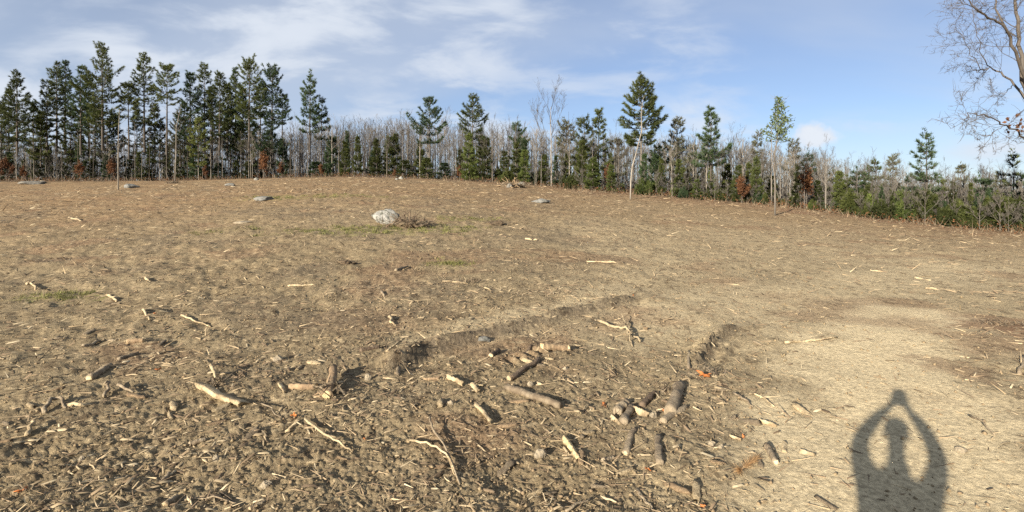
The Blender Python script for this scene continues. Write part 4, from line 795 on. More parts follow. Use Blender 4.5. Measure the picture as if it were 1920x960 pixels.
for a in [
 ((376, 738), (450, 768), 21, 'pale_wood', 'long pale split log without bark in the left foreground', 'the long pale split log'),
 ((168, 720), (212, 696), 13, 'grey_wood', 'grey weathered log slanting up to the right in the left foreground', 'the grey slanting log'),
 ((240, 649), (270, 647), 10, 'brown_wood', 'short round log above the grey slanting log', 'the short round log on the left'),
 ((222, 680), (258, 669), 9, 'grey_wood', 'dirty half buried log beside the grey slanting log'),
 ((545, 732), (592, 737), 14, 'brown_wood', 'brown log lying left of the splintered stump', 'the brown log by the stump'),
 ((525, 728), (534, 742), 9, 'pale_wood', 'stubby pale log end left of the brown log by the stump'),
 ((538, 810), (560, 794), 13, 'pale_wood', 'short grey-white log end beside an orange leaf', 'the short white log end'),
 ((676, 669), (710, 660), 9, 'dark_wood', 'dark log sticking out of the soil right of centre left', 'the dark log below the track bank'),
 ((1016, 665), (1068, 662), 14, 'brown_wood', 'fat brown log lying level below the crawler track', 'the fat brown log'),
 ((954, 722), (1008, 684), 11, 'dark_wood', 'dark slanting log left below the fat brown log', 'the dark slanting log'),
 ((920, 676), (934, 664), 10, 'dark_wood', 'short dark log end left of the fat brown log'),
 ((950, 736), (1052, 772), 15, 'grey_wood', 'long half buried log running down to the right', 'the long half buried log'),
 ((892, 772), (922, 800), 13, 'pale_wood', 'pale splintered log half buried below the long buried log', 'the pale splintered log'),
 ((1062, 824), (1096, 860), 17, 'cut_wood', 'bright yellowish log without bark in the middle foreground', 'the bright yellowish log'),
 ((838, 717), (864, 732), 11, 'pale_wood', 'short pale log left of the long half buried log', 'the short pale log'),
 ((795, 719), (823, 718), 8, 'brown_wood', 'straight tan stub left of the short pale log'),
 ((886, 730), (899, 744), 10, 'pale_wood', 'pale knotty log end between the short pale log and the dark slanting log'),
 ((1156, 778), (1176, 758), 17, 'grey_wood', 'stout dusty log, leftmost of the cut log cluster', 'the cut log cluster'),
 ((1168, 800), (1182, 766), 15, 'grey_wood', 'stout dusty log leaning on the leftmost of the cluster'),
 ((1145, 785), (1160, 800), 10, 'pale_wood', 'small pale log below the cut log cluster'),
 ((1190, 774), (1214, 786), 15, 'pale_wood', 'pale log with dark end in the cut log cluster'),
 ((1203, 766), (1226, 742), 12, 'dark_wood', 'dark log sticking up right of the cut log cluster'),
 ((1256, 784), (1274, 728), 22, 'grey_wood', 'thick grey log, biggest one of the foreground, half buried', 'the thick grey log'),
 ((1243, 797), (1286, 770), 13, 'grey_wood', 'grey forked log crossing the foot of the thick grey log'),
 ((1172, 852), (1192, 812), 13, 'grey_wood', 'dusty upright log right of the bright yellowish log', 'the dusty upright log'),
 ((1238, 876), (1236, 826), 14, 'grey_wood', 'dusty log pointing straight at the viewer below the thick grey log', 'the log pointing at the viewer'),
 ((1130, 868), (1150, 858), 10, 'grey_wood', 'soil-covered stub right below the bright yellowish log'),
 ((1438, 842), (1456, 874), 14, 'grey_wood', 'grey fibrous log beside the dead pine needle tuft', 'the grey fibrous log'),
 ((1472, 852), (1474, 834), 10, 'pale_wood', 'short pale log right of the grey fibrous log'),
 ((1500, 850), (1525, 858), 9, 'pale_wood', 'pale flat log left of the shadow elbow', 'the pale flat log by the shadow'),
 ((1370, 824), (1388, 828), 8, 'pale_wood', 'small tan log above the dead pine needle tuft'),
 ((1424, 794), (1455, 803), 9, 'pale_wood', 'tan log right above the grey fibrous log'),
 ((742, 511), (764, 500), 6, 'grey_wood', 'short grey log in the middle of the field', 'the short grey log in mid field'),
 ((310, 948), (330, 930), 12, 'grey_wood', 'dark grey log end at the bottom picture edge', 'the log end at the bottom edge'),
 ((468, 948), (496, 934), 9, 'grey_wood', 'grey split stub at the bottom edge in the left foreground'),
 ((300, 903), (318, 884), 8, 'grey_wood', 'slim grey log piece in the lower left'),
 ((355, 832), (385, 822), 10, 'grey_wood', 'soil-grey split piece below the long pale split log'),
 ((985, 668), (995, 655), 7, 'dark_wood', 'short dark stub just left of the fat brown log'),
]:
    log(a[0], a[1], a[2], a[3], a[4], a[5] if len(a) > 5 else None)
for a in [
 (((155, 652), (185, 641), (200, 640), (222, 637, .02)), 6, 'grey_wood', 'bent grey stick above the grey slanting log', 'the bent grey stick'),
 (((340, 598, .02), (362, 604), (395, 610)), 4, 'pale_wood', 'long pale twig on the left end of the soil ridge', 'the soil ridge on the left'),
 (((572, 797, .02), (605, 822, .03), (640, 838, .02), (662, 846)), 5, 'pale_wood', 'long thin pale stick running down right from the orange leaf', 'the long thin pale stick'),
 (((725, 673), (742, 662, .03), (758, 652, .07)), 5, 'pale_wood', 'slanting pale stick right of the dark log below the track bank', 'the slanting pale stick'),
 (((490, 762), (508, 774, .03), (516, 784), (528, 788)), 3, 'grey_wood', 'curved thin twig ending in a white chip left of the orange leaf', None),
 (((768, 829, .02), (806, 848, .04), (838, 866, .03), (864, 908)), 5, 'pale_wood', 'long forked pale stick in the lower middle', 'the long forked pale stick'),
 (((806, 800, .05), (812, 822, .05), (838, 858, .03), (862, 912)), 5, 'grey_wood', 'curved grey stick lying against the long forked pale stick', None),
 (((1120, 606, .04), (1150, 618, .07), (1176, 626, .07), (1200, 641)), 6, 'pale_wood', 'branching pale root standing on the soil right of the track', 'the branching pale root'),
 (((1291, 694), (1292, 668, .05)), 6, 'grey_wood', 'short upright stick left of the tyre marks', 'the short upright stick'),
 (((1413, 742), (1430, 752, .01), (1452, 766)), 4, 'pale_wood', 'straight pale twig above the shadow on its left side', None),
 (((1472, 648), (1500, 644), (1530, 643, .01), (1570, 636)), 5, 'pale_wood', 'long pale twig left of the pale sand', 'the long pale twig by the sand'),
 (((1818, 786, .02), (1842, 800, .03), (1866, 818)), 4, 'grey_wood', 'thin grey twig right of the raised arms in the shadow', 'the thin grey twig by the shadow'),
 (((1912, 705), (1918, 680, .04)), 6, 'grey_wood', 'hooked grey stick at the right picture edge', None),
 (((830, 527), (855, 533), (878, 536)), 4, 'pale_wood', 'pale strip of wood left in the shredded straw heap', 'the shredded straw heap'),
 (((926, 527), (945, 523), (962, 520)), 5, 'pale_wood', 'pale split stick right of the shredded straw heap', None),
 (((908, 541), (925, 545)), 4, 'pale_wood', 'short pale stick below the shredded straw heap', None),
 (((540, 540), (565, 538), (592, 537)), 5, 'pale_wood', 'pale long sliver in the middle of the left field', 'the pale sliver in the left field'),
 (((730, 595), (732, 608), (742, 612)), 6, 'pale_wood', 'pale stub with an upright twig in mid field', 'the stub with the upright twig'),
 (((715, 553), (722, 562)), 6, 'grey_wood', 'knobby root piece in mid field', None),
 (((1100, 494), (1150, 496), (1182, 499)), 3, 'pale_wood', 'long pale straight twig across the mid field on the right', 'the long straight twig in mid field'),
 (((985, 453), (1008, 454)), 6, 'pale_wood', 'bright white split plank alone in mid field', 'the bright white plank'),
 (((200, 553), (213, 560), (218, 567)), 6, 'pale_wood', 'bent pale stick in the left field', 'the bent pale stick in the left field'),
 (((268, 590), (280, 605)), 5, 'pale_wood', 'short pale stick below the bent pale stick on the left', None),
 (((272, 524), (282, 532)), 5, 'pale_wood', 'short pale stick higher up in the left field', None),
 (((130, 408), (152, 416)), 6, 'pale_wood', 'white splintered branch high on the left slope', 'the white splintered branch'),
 (((50, 535, .02), (62, 530, .06), (66, 544)), 5, 'pale_wood', 'tangled grey root in the left field', None),
 (((1735, 542), (1760, 545), (1800, 546)), 5, 'pale_wood', 'pale twig across the upper right of the field', 'the pale twig on the upper right'),
 (((1716, 522), (1745, 527)), 5, 'pale_wood', 'broken pale twig above the longer one on the upper right', None),
 (((1632, 508), (1655, 512)), 4, 'pale_wood', 'dark hooked twig in the right field', None),
 (((195, 750), (207, 730, .05), (196, 735, .06)), 6, 'grey_wood', 'broken grey stick sticking up below the grey slanting log', 'the broken upright stick'),
 (((222, 735, .03), (250, 746)), 7, 'grey_wood', 'pointed grey stick lying right of the broken upright stick', None),
 (((85, 780), (95, 760, .05), (112, 760, .05), (125, 772)), 8, 'grey_wood', 'gnarled arched root in the left foreground', 'the gnarled arched root'),
 (((130, 770, .02), (150, 776, .03), (178, 766)), 8, 'pale_wood', 'pale curled strip of wood right of the gnarled arched root', None),
 (((52, 822), (60, 806, .04)), 9, 'pale_wood', 'pale upright splinter in the left foreground below the arched root', 'the pale upright splinter'),
 (((395, 712, .09), (405, 726, .02)), 7, 'pale_wood', 'pale frayed splinter standing behind the long pale split log', None),
 (((622, 762), (660, 754), (668, 750)), 5, 'dark_wood', 'dark thin stick right of the splintered stump', None),
 (((340, 936), (400, 930), (450, 942)), 4, 'grey_wood', 'thin curved twig low in the left foreground', None),
 (((415, 920), (445, 938)), 5, 'grey_wood', 'thin straight twig low in the left foreground', None),
 (((1195, 920), (1225, 960)), 8, 'grey_wood', 'grey stick running out of the bottom edge below the pointing log', 'the grey stick at the bottom edge'),
 (((1375, 745, .01), (1400, 758), (1412, 768)), 5, 'grey_wood', 'grey twig right of the red-brown leaf', None),
 (((1060, 965), (1110, 940, .02)), 5, 'grey_wood', 'slim twig at the bottom edge in the middle', None),
]:
    forks = ((((838, 866, .03), (850, 890), (862, 908)),) if a[0][0][0] == 768 else (((1176, 626, .07), (1170, 612, .08), (1165, 600, .10)), ((1176, 626, .07), (1182, 638, .03), (1186, 650))) if a[0][0][0] == 1120 else ())
    stick(a[0], a[1], a[2], a[3], a[4], forks)

# splintered stump, upturned roots, brush by the boulder
def root_clump(px, py, wpx, hpx, m, seed, label, name, cat, n=16, straw=60, dirt=True):
    rg = np.random.RandomState(seed); c = ground_at(px, py); s = F_PX / c.y; Wd = wpx / 2 / s; Hh = hpx / s; g = Geo()
    for k in range(n):
        a = rg.uniform(0, 6.28); p = np.array([rg.normal() * Wd * .3, rg.normal() * Wd * .25, -.02]); d = unit(np.array([math.cos(a), math.sin(a) * .7, rg.uniform(.1, 1.6)])); L = min(Wd, Hh * 1.6) * rg.uniform(.5, 1.1); pts = [p]
        for _ in range(5): d = unit(d + rg.normal(size=3) * .3 + [0, 0, -.12]); pts.append(pts[-1] + d * L / 5)
        pts = np.array(pts); pts[:, 2] = np.clip(pts[:, 2], -.02, Hh); g.tube(pts, max(Hh * .055, .006) * np.linspace(1, .3, 6) * rg.uniform(.5, 1.3), 5, 0, bump=.15, rng=rg)
    if straw:
        pos = np.stack([rg.normal(size=straw) * Wd * .5, rg.normal(size=straw) * Wd * .4, rg.uniform(0, Hh * .35, straw)], 1); V, T = blades(pos, unit(rg.normal(size=(straw, 3)) * [1, 1, .6] + [0, 0, .3]), rg.uniform(.3, .8, straw) * max(Hh, .1), .012 + .03 * Hh, rg); g.add(V, None, T, 1, np.repeat(rg.rand(straw), 3))
    o = new_obj(name, g.mesh(name, [M[m], M['straw']], False), None, c)
    if dirt:
        d = rock_mesh('soil_mound', M['clod'], Wd * .75, Wd * .55, Hh * .42, seed + 5, cuts=4, sub=4, rough=.2); d.materials[0] = M['mound']; new_obj('soil_mound', d, o)
    return tag(o, label, cat)
root_clump(618, 752, 60, 62, 'brown_wood', 3, 'splintered brown stump with torn roots standing up from the soil', 'splintered_stump', 'stump', 9, 30, False); MARKS.append((*on_macro(618, 752), 'the splintered stump'))
log((612, 756), (626, 712), 17, 'brown_wood', 'broken brown stake of the splintered stump leaning away', name='broken_stake', cat='stake', rise=(0, .07), sink=.2)
root_clump(766, 424, 88, 28, 'dark_wood', 6, 'low heap of roots and grass against the right side of the boulder', 'brush_heap', 'brush', 46, 420)['kind'] = 'stuff'; MARKS.append((*on_macro(735, 420), 'the boulder'))
root_clump(930, 421, 52, 12, 'dark_wood', 7, 'dark low tangle of roots right of the boulder', 'root_tangle', 'roots', 16, 80)
root_clump(958, 351, 60, 22, 'brown_wood', 8, 'upturned reddish roots at the wood edge left of the big pale bare tree', 'upturned_roots', 'roots', 26, 200)
root_clump(325, 344, 26, 12, 'grey_wood', 9, 'grassy tuft at the foot of the thin sapling on the crest', 'grass_tuft', 'tuft', 6, 160, False)
root_clump(648, 496, 50, 16, 'dark_wood', 10, 'dark clump of torn roots in the middle of the left field', 'root_tangle', 'roots', 14, 50)
root_clump(1815, 418, 40, 14, 'brown_wood', 11, 'heap of dead branches before the thicket left of the right edge', 'slash_heap', 'brush', 20, 150, False)
root_clump(1880, 425, 110, 20, 'brown_wood', 12, 'long heap of slash and roots at the right picture edge', 'slash_heap', 'brush', 40, 260)
root_clump(1080, 362, 70, 12, 'brown_wood', 13, 'low heap of dead branches below the pair of pines', 'slash_heap', 'brush', 26, 160, False)
root_clump(1570, 400, 80, 10, 'brown_wood', 14, 'low line of dead twigs before the thicket below the white cloud', 'slash_heap', 'brush', 30, 200, False)
root_clump(1250, 735, 40, 20, 'dark_wood', 15, 'dark wiry root ball behind the thick grey log', 'root_tangle', 'roots', 12, 30, False)
root_clump(402, 735, 46, 26, 'grey_wood', 16, 'grey root wad behind the long pale split log', 'root_tangle', 'roots', 12, 40, False)
root_clump(1335, 702, 50, 18, 'grey_wood', 17, 'spiky bunch of twigs above the red-brown leaf', 'twig_bunch', 'twigs', 8, 60, False)
root_clump(1876, 608, 80, 9, 'brown_wood', 18, 'low red-brown litter of roots and needles near the right picture edge', 'root_litter', 'roots', 24, 200, False)
root_clump(880, 530, 90, 9, 'pale_wood', 19, 'heap of pale shredded straw and splinters in mid field', 'straw_heap', 'straw', 14, 240, False)['kind'] = 'stuff'
# leaves and the tuft of dead needles
def oak_leaf(px, py, wpx, label, seed):
    rg = np.random.RandomState(seed); c = ground_at(px, py); s = wpx / 2 / F_PX * c.y; th = np.linspace(0, 2 * math.pi, 29)[:-1]; rad = (.72 + .28 * np.cos(th * 7)) * (1 - .25 * np.abs(np.sin(th)))
    O = np.stack([rad * np.cos(th), rad * .75 * np.sin(th), .25 * np.cos(2 * th) * rad + .12 * np.sin(3 * th)], 1) * s; I = O * .45; I[:, 2] *= .2; V = np.vstack([O, I, [[0, 0, -.03 * s]]]); n = 28; j = np.arange(n); j2 = (j + 1) % n
    me = mesh_np('oak_leaf', V, [np.stack([j, j2, n + j2, n + j], -1), np.stack([n + j, n + j2, np.full(n, 2 * n)], -1)], M['leaf_orange'], tint=rg.rand(len(V)), smooth=True)
    o = new_obj('oak_leaf', me, None, c + Vector((0, 0, s * .35))); o.rotation_euler = (R_(38) + rg.normal() * .2, rg.normal() * .3, rg.uniform(0, 6)); o.scale = (1, 1, 1); m = o.modifiers.new('thickness', 'SOLIDIFY'); m.thickness = .001
    return tag(o, label, 'leaf', 'fallen oak leaves')
for px, py, wd, lab in [(41, 920, 24, 'orange oak leaf in the bottom left corner'), (551, 789, 24, 'orange oak leaf behind the short white log end'), (1321, 712, 34, 'large red-brown oak leaf below the spiky bunch of twigs'), (1134, 764, 22, 'dull red leaf left of the cut log cluster'), (297, 703, 14, 'small tan-orange leaf right of the grey slanting log'),
                        (1215, 886, 22, 'pale orange leaf below the log pointing at the viewer'), (1318, 953, 14, 'small orange leaf at the bottom edge in the middle right'), (1393, 823, 12, 'tiny red-brown leaf above the dead needle tuft'), (1188, 557, 9, 'small orange leaf at the far end of the crawler track'), (684, 823, 14, 'brown leaf right of the long thin pale stick'), (291, 594, 8, 'tiny reddish leaf in the left field'), (1245, 775, 12, 'dark red leaf left of the thick grey log')]: oak_leaf(px, py, wd, lab, px)
def needle_tuft():
    rg = np.random.RandomState(9); A = ground_at(1388, 893); B = ground_at(1430, 858); g = Geo(); d = np.array((B - A)[:]); L = np.linalg.norm(d); d /= L; g.tube([[0, 0, .01], d * L * .4 + [0, 0, .03]], [.006, .004], 5)
    n = 420; q = rg.uniform(.1, .65, n); pos = np.outer(q * L, d) + [0, 0, .02]; dr = unit(d + rg.normal(size=(n, 3)) * .28 + [0, 0, .12]); V, T = blades(pos, dr, rg.uniform(.06, .11, n), .0028, rg); g.add(V, None, T, 1, np.repeat(rg.rand(n), 3))
    n = 160; V, T = blades(np.zeros((n, 3)) + [0, 0, .02], unit(-d + rg.normal(size=(n, 3)) * .45 + [0, 0, .15]), rg.uniform(.05, .09, n), .0028, rg); g.add(V, None, T, 1, np.repeat(rg.rand(n), 3))
    tag(new_obj('needle_tuft', g.mesh('needle_tuft', [M['brown_wood'], M['dead_needle']]), None, A), 'tuft of dead orange-brown pine needles beside the grey fibrous log', 'needles'); MARKS.append((A.x, A.y, 'the dead needle tuft'))
needle_tuft()

# ------------------------------------------------------------------ wood chips: the largest as things, the rest as one mass
def splinter(rg, k):
    """a torn wood chip one unit long"""
    n = 5; t = np.linspace(-.5, .5, n); wd = np.array([.10, .9, 1., .85, .15]) * rg.uniform(.8, 1.2, n); w2 = (.10, .16, .30, .07)[k % 4] / 2; h = (.05, .09, .06, .05)[k % 4]
    c = np.stack([t, rg.normal(size=n) * .03, .03 * np.cos(t * 3) + rg.normal(size=n) * .008], 1); V = []
    for i in range(n): V += [c[i] + [0, -w2 * wd[i], 0], c[i] + [0, w2 * wd[i] * rg.uniform(.7, 1.1), 0], c[i] + [0, w2 * wd[i] * .55, h * rg.uniform(.7, 1.2)], c[i] + [0, -w2 * wd[i] * .5, h * rg.uniform(.6, 1.)]]
    i = np.arange(n - 1)[:, None] * 4; j = np.arange(4)[None]; Q = np.stack([i + j, i + (j + 1) % 4, i + 4 + (j + 1) % 4, i + 4 + j], -1).reshape(-1, 4); Q = np.vstack([Q, [[3, 2, 1, 0]], [[16, 17, 18, 19]]]); return np.array(V), Q
CHIP = []
rg = np.random.RandomState(55)
for k in range(16):
    V, Q = splinter(rg, k); CHIP.append(mesh_np('wood_chip', V, Q, M['chip'], tint=np.full(len(V), (.86, .68, .76, .45)[k // 4])))
LOOK = [['long bright slender', 'long tan slender', 'long pale slender', 'long brown slender'], ['bright pointed', 'tan pointed', 'pale pointed', 'brown pointed'], ['bright broad', 'tan broad', 'pale broad', 'brown broad'], ['thin bright straw-like', 'thin tan straw-like', 'thin pale straw-like', 'thin brown straw-like']]
def chip_spot(x, y):
    d, mx, my, t = min((math.hypot(x - a, y - b), a, b, t) for a, b, t in MARKS); ux, um = x / y, mx / my
    side = ('behind ' if y > my else 'in front of ') if abs(ux - um) * my < .45 * abs(y - my) else ('left of ' if ux < um else 'right of ')
    return ('just ' if d < .35 else '') + side + t
cr_ = np.random.RandomState(56); n_chip = 0
while n_chip < 230:
    px = cr_.uniform(-5, 1925); py = 520 + 440 * cr_.rand() ** .8; x, y = on_macro(px, py)
    if cr_.rand() < .7 * float(sand_mask(np.array([x]), np.array([y]))[0]): continue
    if px > 1560 and py > 700 and cr_.rand() < .5: continue
    if cr_.rand() > .25 + 1.2 * float(sstep(.4, .7, fbm(np.array([x * .8]), np.array([y * .8]), 120, 5))[0]): continue
    k = cr_.randint(16); L = (.04 + .085 * cr_.rand() ** 2.4) * (1 + .06 * max(0, y - 4)) * (1.25 if k % 4 in (0, 3) else .75)
    o = new_obj('wood_chip', CHIP[k], None, (x, y, h1(x, y) + .006)); o.scale = (L, L, L); o.rotation_euler = (cr_.normal() * .35, cr_.normal() * .28, cr_.uniform(0, 6.28))
    tag(o, LOOK[k % 4][(0, 1, 2, 3)[k // 4]] + ' wood chip ' + chip_spot(x, y), 'wood chip', 'larger wood chips strewn over the soil'); n_chip += 1
CHUNK = []
for k in range(6):
    rg = np.random.RandomState(400 + k); n = 8; t = np.linspace(-.5, .5, n); g = Geo(); R0 = (.13, .18, .11, .2, .15, .12)[k]; P = np.stack([t, rg.normal(size=n) * .015, rg.normal(size=n) * .012], 1)
    g.tube(P, R0 * rg.uniform(.85, 1.1, n) * np.where(np.abs(t) > .45, .72, 1), 9, bump=.14, rng=rg); V = g.V[0]; V[:, 2] = np.clip(V[:, 2], -1, R0 * rg.uniform(.3, .9)); V[:9, 0] -= rg.uniform(-.08, .16, 9); V[63:72, 0] += rg.uniform(-.08, .16, 9); CHUNK.append(g.mesh('wood_chunk', M[('grey_wood', 'pale_wood', 'brown_wood', 'grey_wood', 'pale_wood', 'brown_wood')[k]]))
KIND = ['grey slim', 'pale stubby', 'brown slim', 'grey blocky', 'pale slim', 'brown stubby']
n_chunk = 0
while n_chunk < 75:
    mx, my, t = MARKS[cr_.randint(len(MARKS))]; x = mx + cr_.normal() * .45; y = my + cr_.normal() * .4; u = 960 + F_PX * x / y
    if not (1.95 < y < 9 and -10 < u < 1560) or min(math.hypot(x - a, y - b) for a, b, _ in MARKS) < .12: continue
    k = cr_.randint(6); L = cr_.uniform(.08, .19); o = new_obj('wood_chunk', CHUNK[k], None, (x, y, h1(x, y) + L * .04)); o.scale = (L, L, L); o.rotation_euler = (cr_.normal() * .5, cr_.normal() * .16, cr_.uniform(0, 6.28))
    tag(o, KIND[k] + ' broken wood chunk ' + chip_spot(x, y), 'wood chunk', 'broken wood chunks in the soil'); n_chunk += 1
def scatter(n, rlo, rhi, p, seed):
    rg = np.random.RandomState(seed); r = rlo * (rhi / rlo) ** (rg.rand(n) ** p); a = rg.uniform(-R_(50), R_(50), n); return r * np.sin(a), r * np.cos(a), r, rg
def chip_mass():
    g = Geo()
    for n, rlo, rhi, p, seed in ((40000, 1.9, 11, 1.0, 1), (42000, 9, 58, .72, 2)):
        x, y, r, rg = scatter(n, rlo, rhi, p, seed); dens = .22 + 1.5 * sstep(.35, .75, fbm(x * .8, y * .8, 120, 5)) * (1 - .55 * sstep(.0, .5, x / y) * (r < 12)); keep = (rg.rand(n) < dens * (1 - .85 * sand_mask(x, y))) & (y < np.interp(960 + F_PX * x / np.maximum(y, .1), EDGE[:, 0], EDGE[:, 1])); x, y, r = x[keep], y[keep], r[keep]; n = len(x)
        z = height(x, y); L = (.014 + .090 * rg.rand(n) ** (3.8 if rhi < 20 else 2.4)) * (1 + .085 * np.maximum(r - 3, 0)); L = np.minimum(L, .42); W = L * rg.uniform(.07, .30, n) * np.where(r > 9, .75, 1); a = rg.uniform(0, 6.28, n); tl = rg.normal(size=n) * .25
        u = np.stack([np.cos(a) * np.cos(tl), np.sin(a) * np.cos(tl), np.sin(tl)], 1); v = np.stack([-np.sin(a), np.cos(a), rg.normal(size=n) * .25], 1); c = np.stack([x, y, z + .004], 1); up = np.array([0, 0, 1.])
        hu = u * (L / 2)[:, None]; hv = v * (W / 2)[:, None]; hz = up * (W * .45)[:, None]; sk = u * (L * rg.uniform(-.12, .12, n))[:, None]
        V = np.stack([c - hu - hv * .5, c - hu * .9 + hv * .5, c - hu * .62 + hz, c + hu + sk - hv * .45, c + hu * .85 + hv * .5, c + hu * .6 + hz], 1).reshape(-1, 3); b = np.arange(n)[:, None] * 6
        Q = np.concatenate([b + np.array([0, 2, 5, 3]), b + np.array([2, 1, 4, 5])]); T = np.concatenate([b + np.array([0, 1, 2]), b + np.array([3, 5, 4])])
        tn = np.clip(rg.beta(1.5, 1.5, n) * np.where(r < 11, 1., .92), 0, 1); g.add(V, Q, T, 0, np.repeat(tn, 6))
    tag(new_obj('shredded_wood', g.mesh('shredded_wood', M['chip'])), 'fine shredded wood chips and splinters strewn all over the soil', 'wood chips', kind='stuff')
chip_mass()
def clod_mass():
    g = Geo(); x, y, r, rg = scatter(26000, 1.9, 14, .95, 3); keep = rg.rand(len(x)) < (.15 + .9 * rough_mask(x, y) * (.2 + fbm(x * 1.4, y * 1.4, 130, 3))); x, y, r = x[keep], y[keep], r[keep]; n = len(x); s = (.0035 + .014 * rg.rand(n) ** 4) * (1 + .05 * np.maximum(r - 4, 0)); z = height(x, y) + s * .35
    B = np.array([(1, 0, 0), (-1, 0, 0), (0, 1, 0), (0, -1, 0), (0, 0, .8), (0, 0, -.8)], float); a = rg.uniform(0, 6.28, n); ca, sa = np.cos(a), np.sin(a); O = B[None] * rg.uniform(.65, 1.3, (n, 6, 1)) * s[:, None, None] + rg.normal(size=(n, 6, 3)) * (s * .16)[:, None, None]
    V = np.stack([O[..., 0] * ca[:, None] - O[..., 1] * sa[:, None], O[..., 0] * sa[:, None] + O[..., 1] * ca[:, None], O[..., 2]], -1) + np.stack([x, y, z], 1)[:, None]; F = np.array([(0, 2, 4), (2, 1, 4), (1, 3, 4), (3, 0, 4), (2, 0, 5), (1, 2, 5), (3, 1, 5), (0, 3, 5)])
    g.add(V.reshape(-1, 3), None, (np.arange(n)[:, None, None] * 6 + F[None]).reshape(-1, 3), 0, np.repeat(rg.rand(n) * .6, 6)); tag(new_obj('soil_clods', g.mesh('soil_clods', M['clod'])), 'loose crumbs and clods of dry soil over the near field', 'soil', kind='stuff')
clod_mass()
def twig_mass():
    g = Geo()
    for n, rlo, rhi, seed in ((5200, 1.9, 10, 5), (4200, 8, 50, 6)):
        x, y, r, rg = scatter(n, rlo, rhi, .95, seed); kp = rg.rand(n) > .8 * sand_mask(x, y); x, y, r = x[kp], y[kp], r[kp]; n = len(x); L = rg.uniform(.05, .20, n) * (1 + .06 * np.maximum(r - 4, 0)); z = height(x, y) + .004; D = unit(np.stack([rg.normal(size=n), rg.normal(size=n), rg.normal(size=n) * .18 + .06], 1)); V, T = blades(np.stack([x, y, z], 1), D, L, .004 + .0011 * r, rg); g.add(V, None, T, 0, np.repeat(np.clip(rg.normal(size=n) * .22 + .38, 0, 1), 3))
    tag(new_obj('fine_twigs', g.mesh('fine_twigs', M['chip'])), 'thin dry twigs and straw scattered on the soil', 'twigs', kind='stuff')
twig_mass()
def moss_mass():
    g = Geo(); rg = np.random.RandomState(8)
    for px, py, rx, ry, n in ((650, 434, 2.2, .8, 1500), (805, 428, 1.9, .9, 900), (112, 556, .7, .4, 500), (842, 496, .5, .4, 400), (640, 368, 2.8, 1.3, 500), (520, 370, 2.5, 1.5, 500), (880, 412, 1.4, 1., 400), (420, 432, 1.4, .6, 250)):
        cx, cy = on_macro(px, py); q = rg.randint(0, max(n // 22, 4), n); tx = rg.normal(size=n) * rx * .55; ty = rg.normal(size=n) * ry * .6; x = cx + tx[q] + rg.normal(size=n) * .07; y = cy + ty[q] + rg.normal(size=n) * .07; V, T = blades(np.stack([x, y, height(x, y) - .005], 1), unit(np.stack([rg.normal(size=n) * .6, rg.normal(size=n) * .6, np.ones(n)], 1)), rg.uniform(.03, .12, n), .005 + .0007 * cy, rg); g.add(V, None, T, 0, np.repeat(rg.rand(n), 3))
    tag(new_obj('moss_and_grass', g.mesh('moss_and_grass', M['grass'])), 'short yellow-green grass and moss left in patches on the soil', 'grass', kind='stuff')
moss_mass()

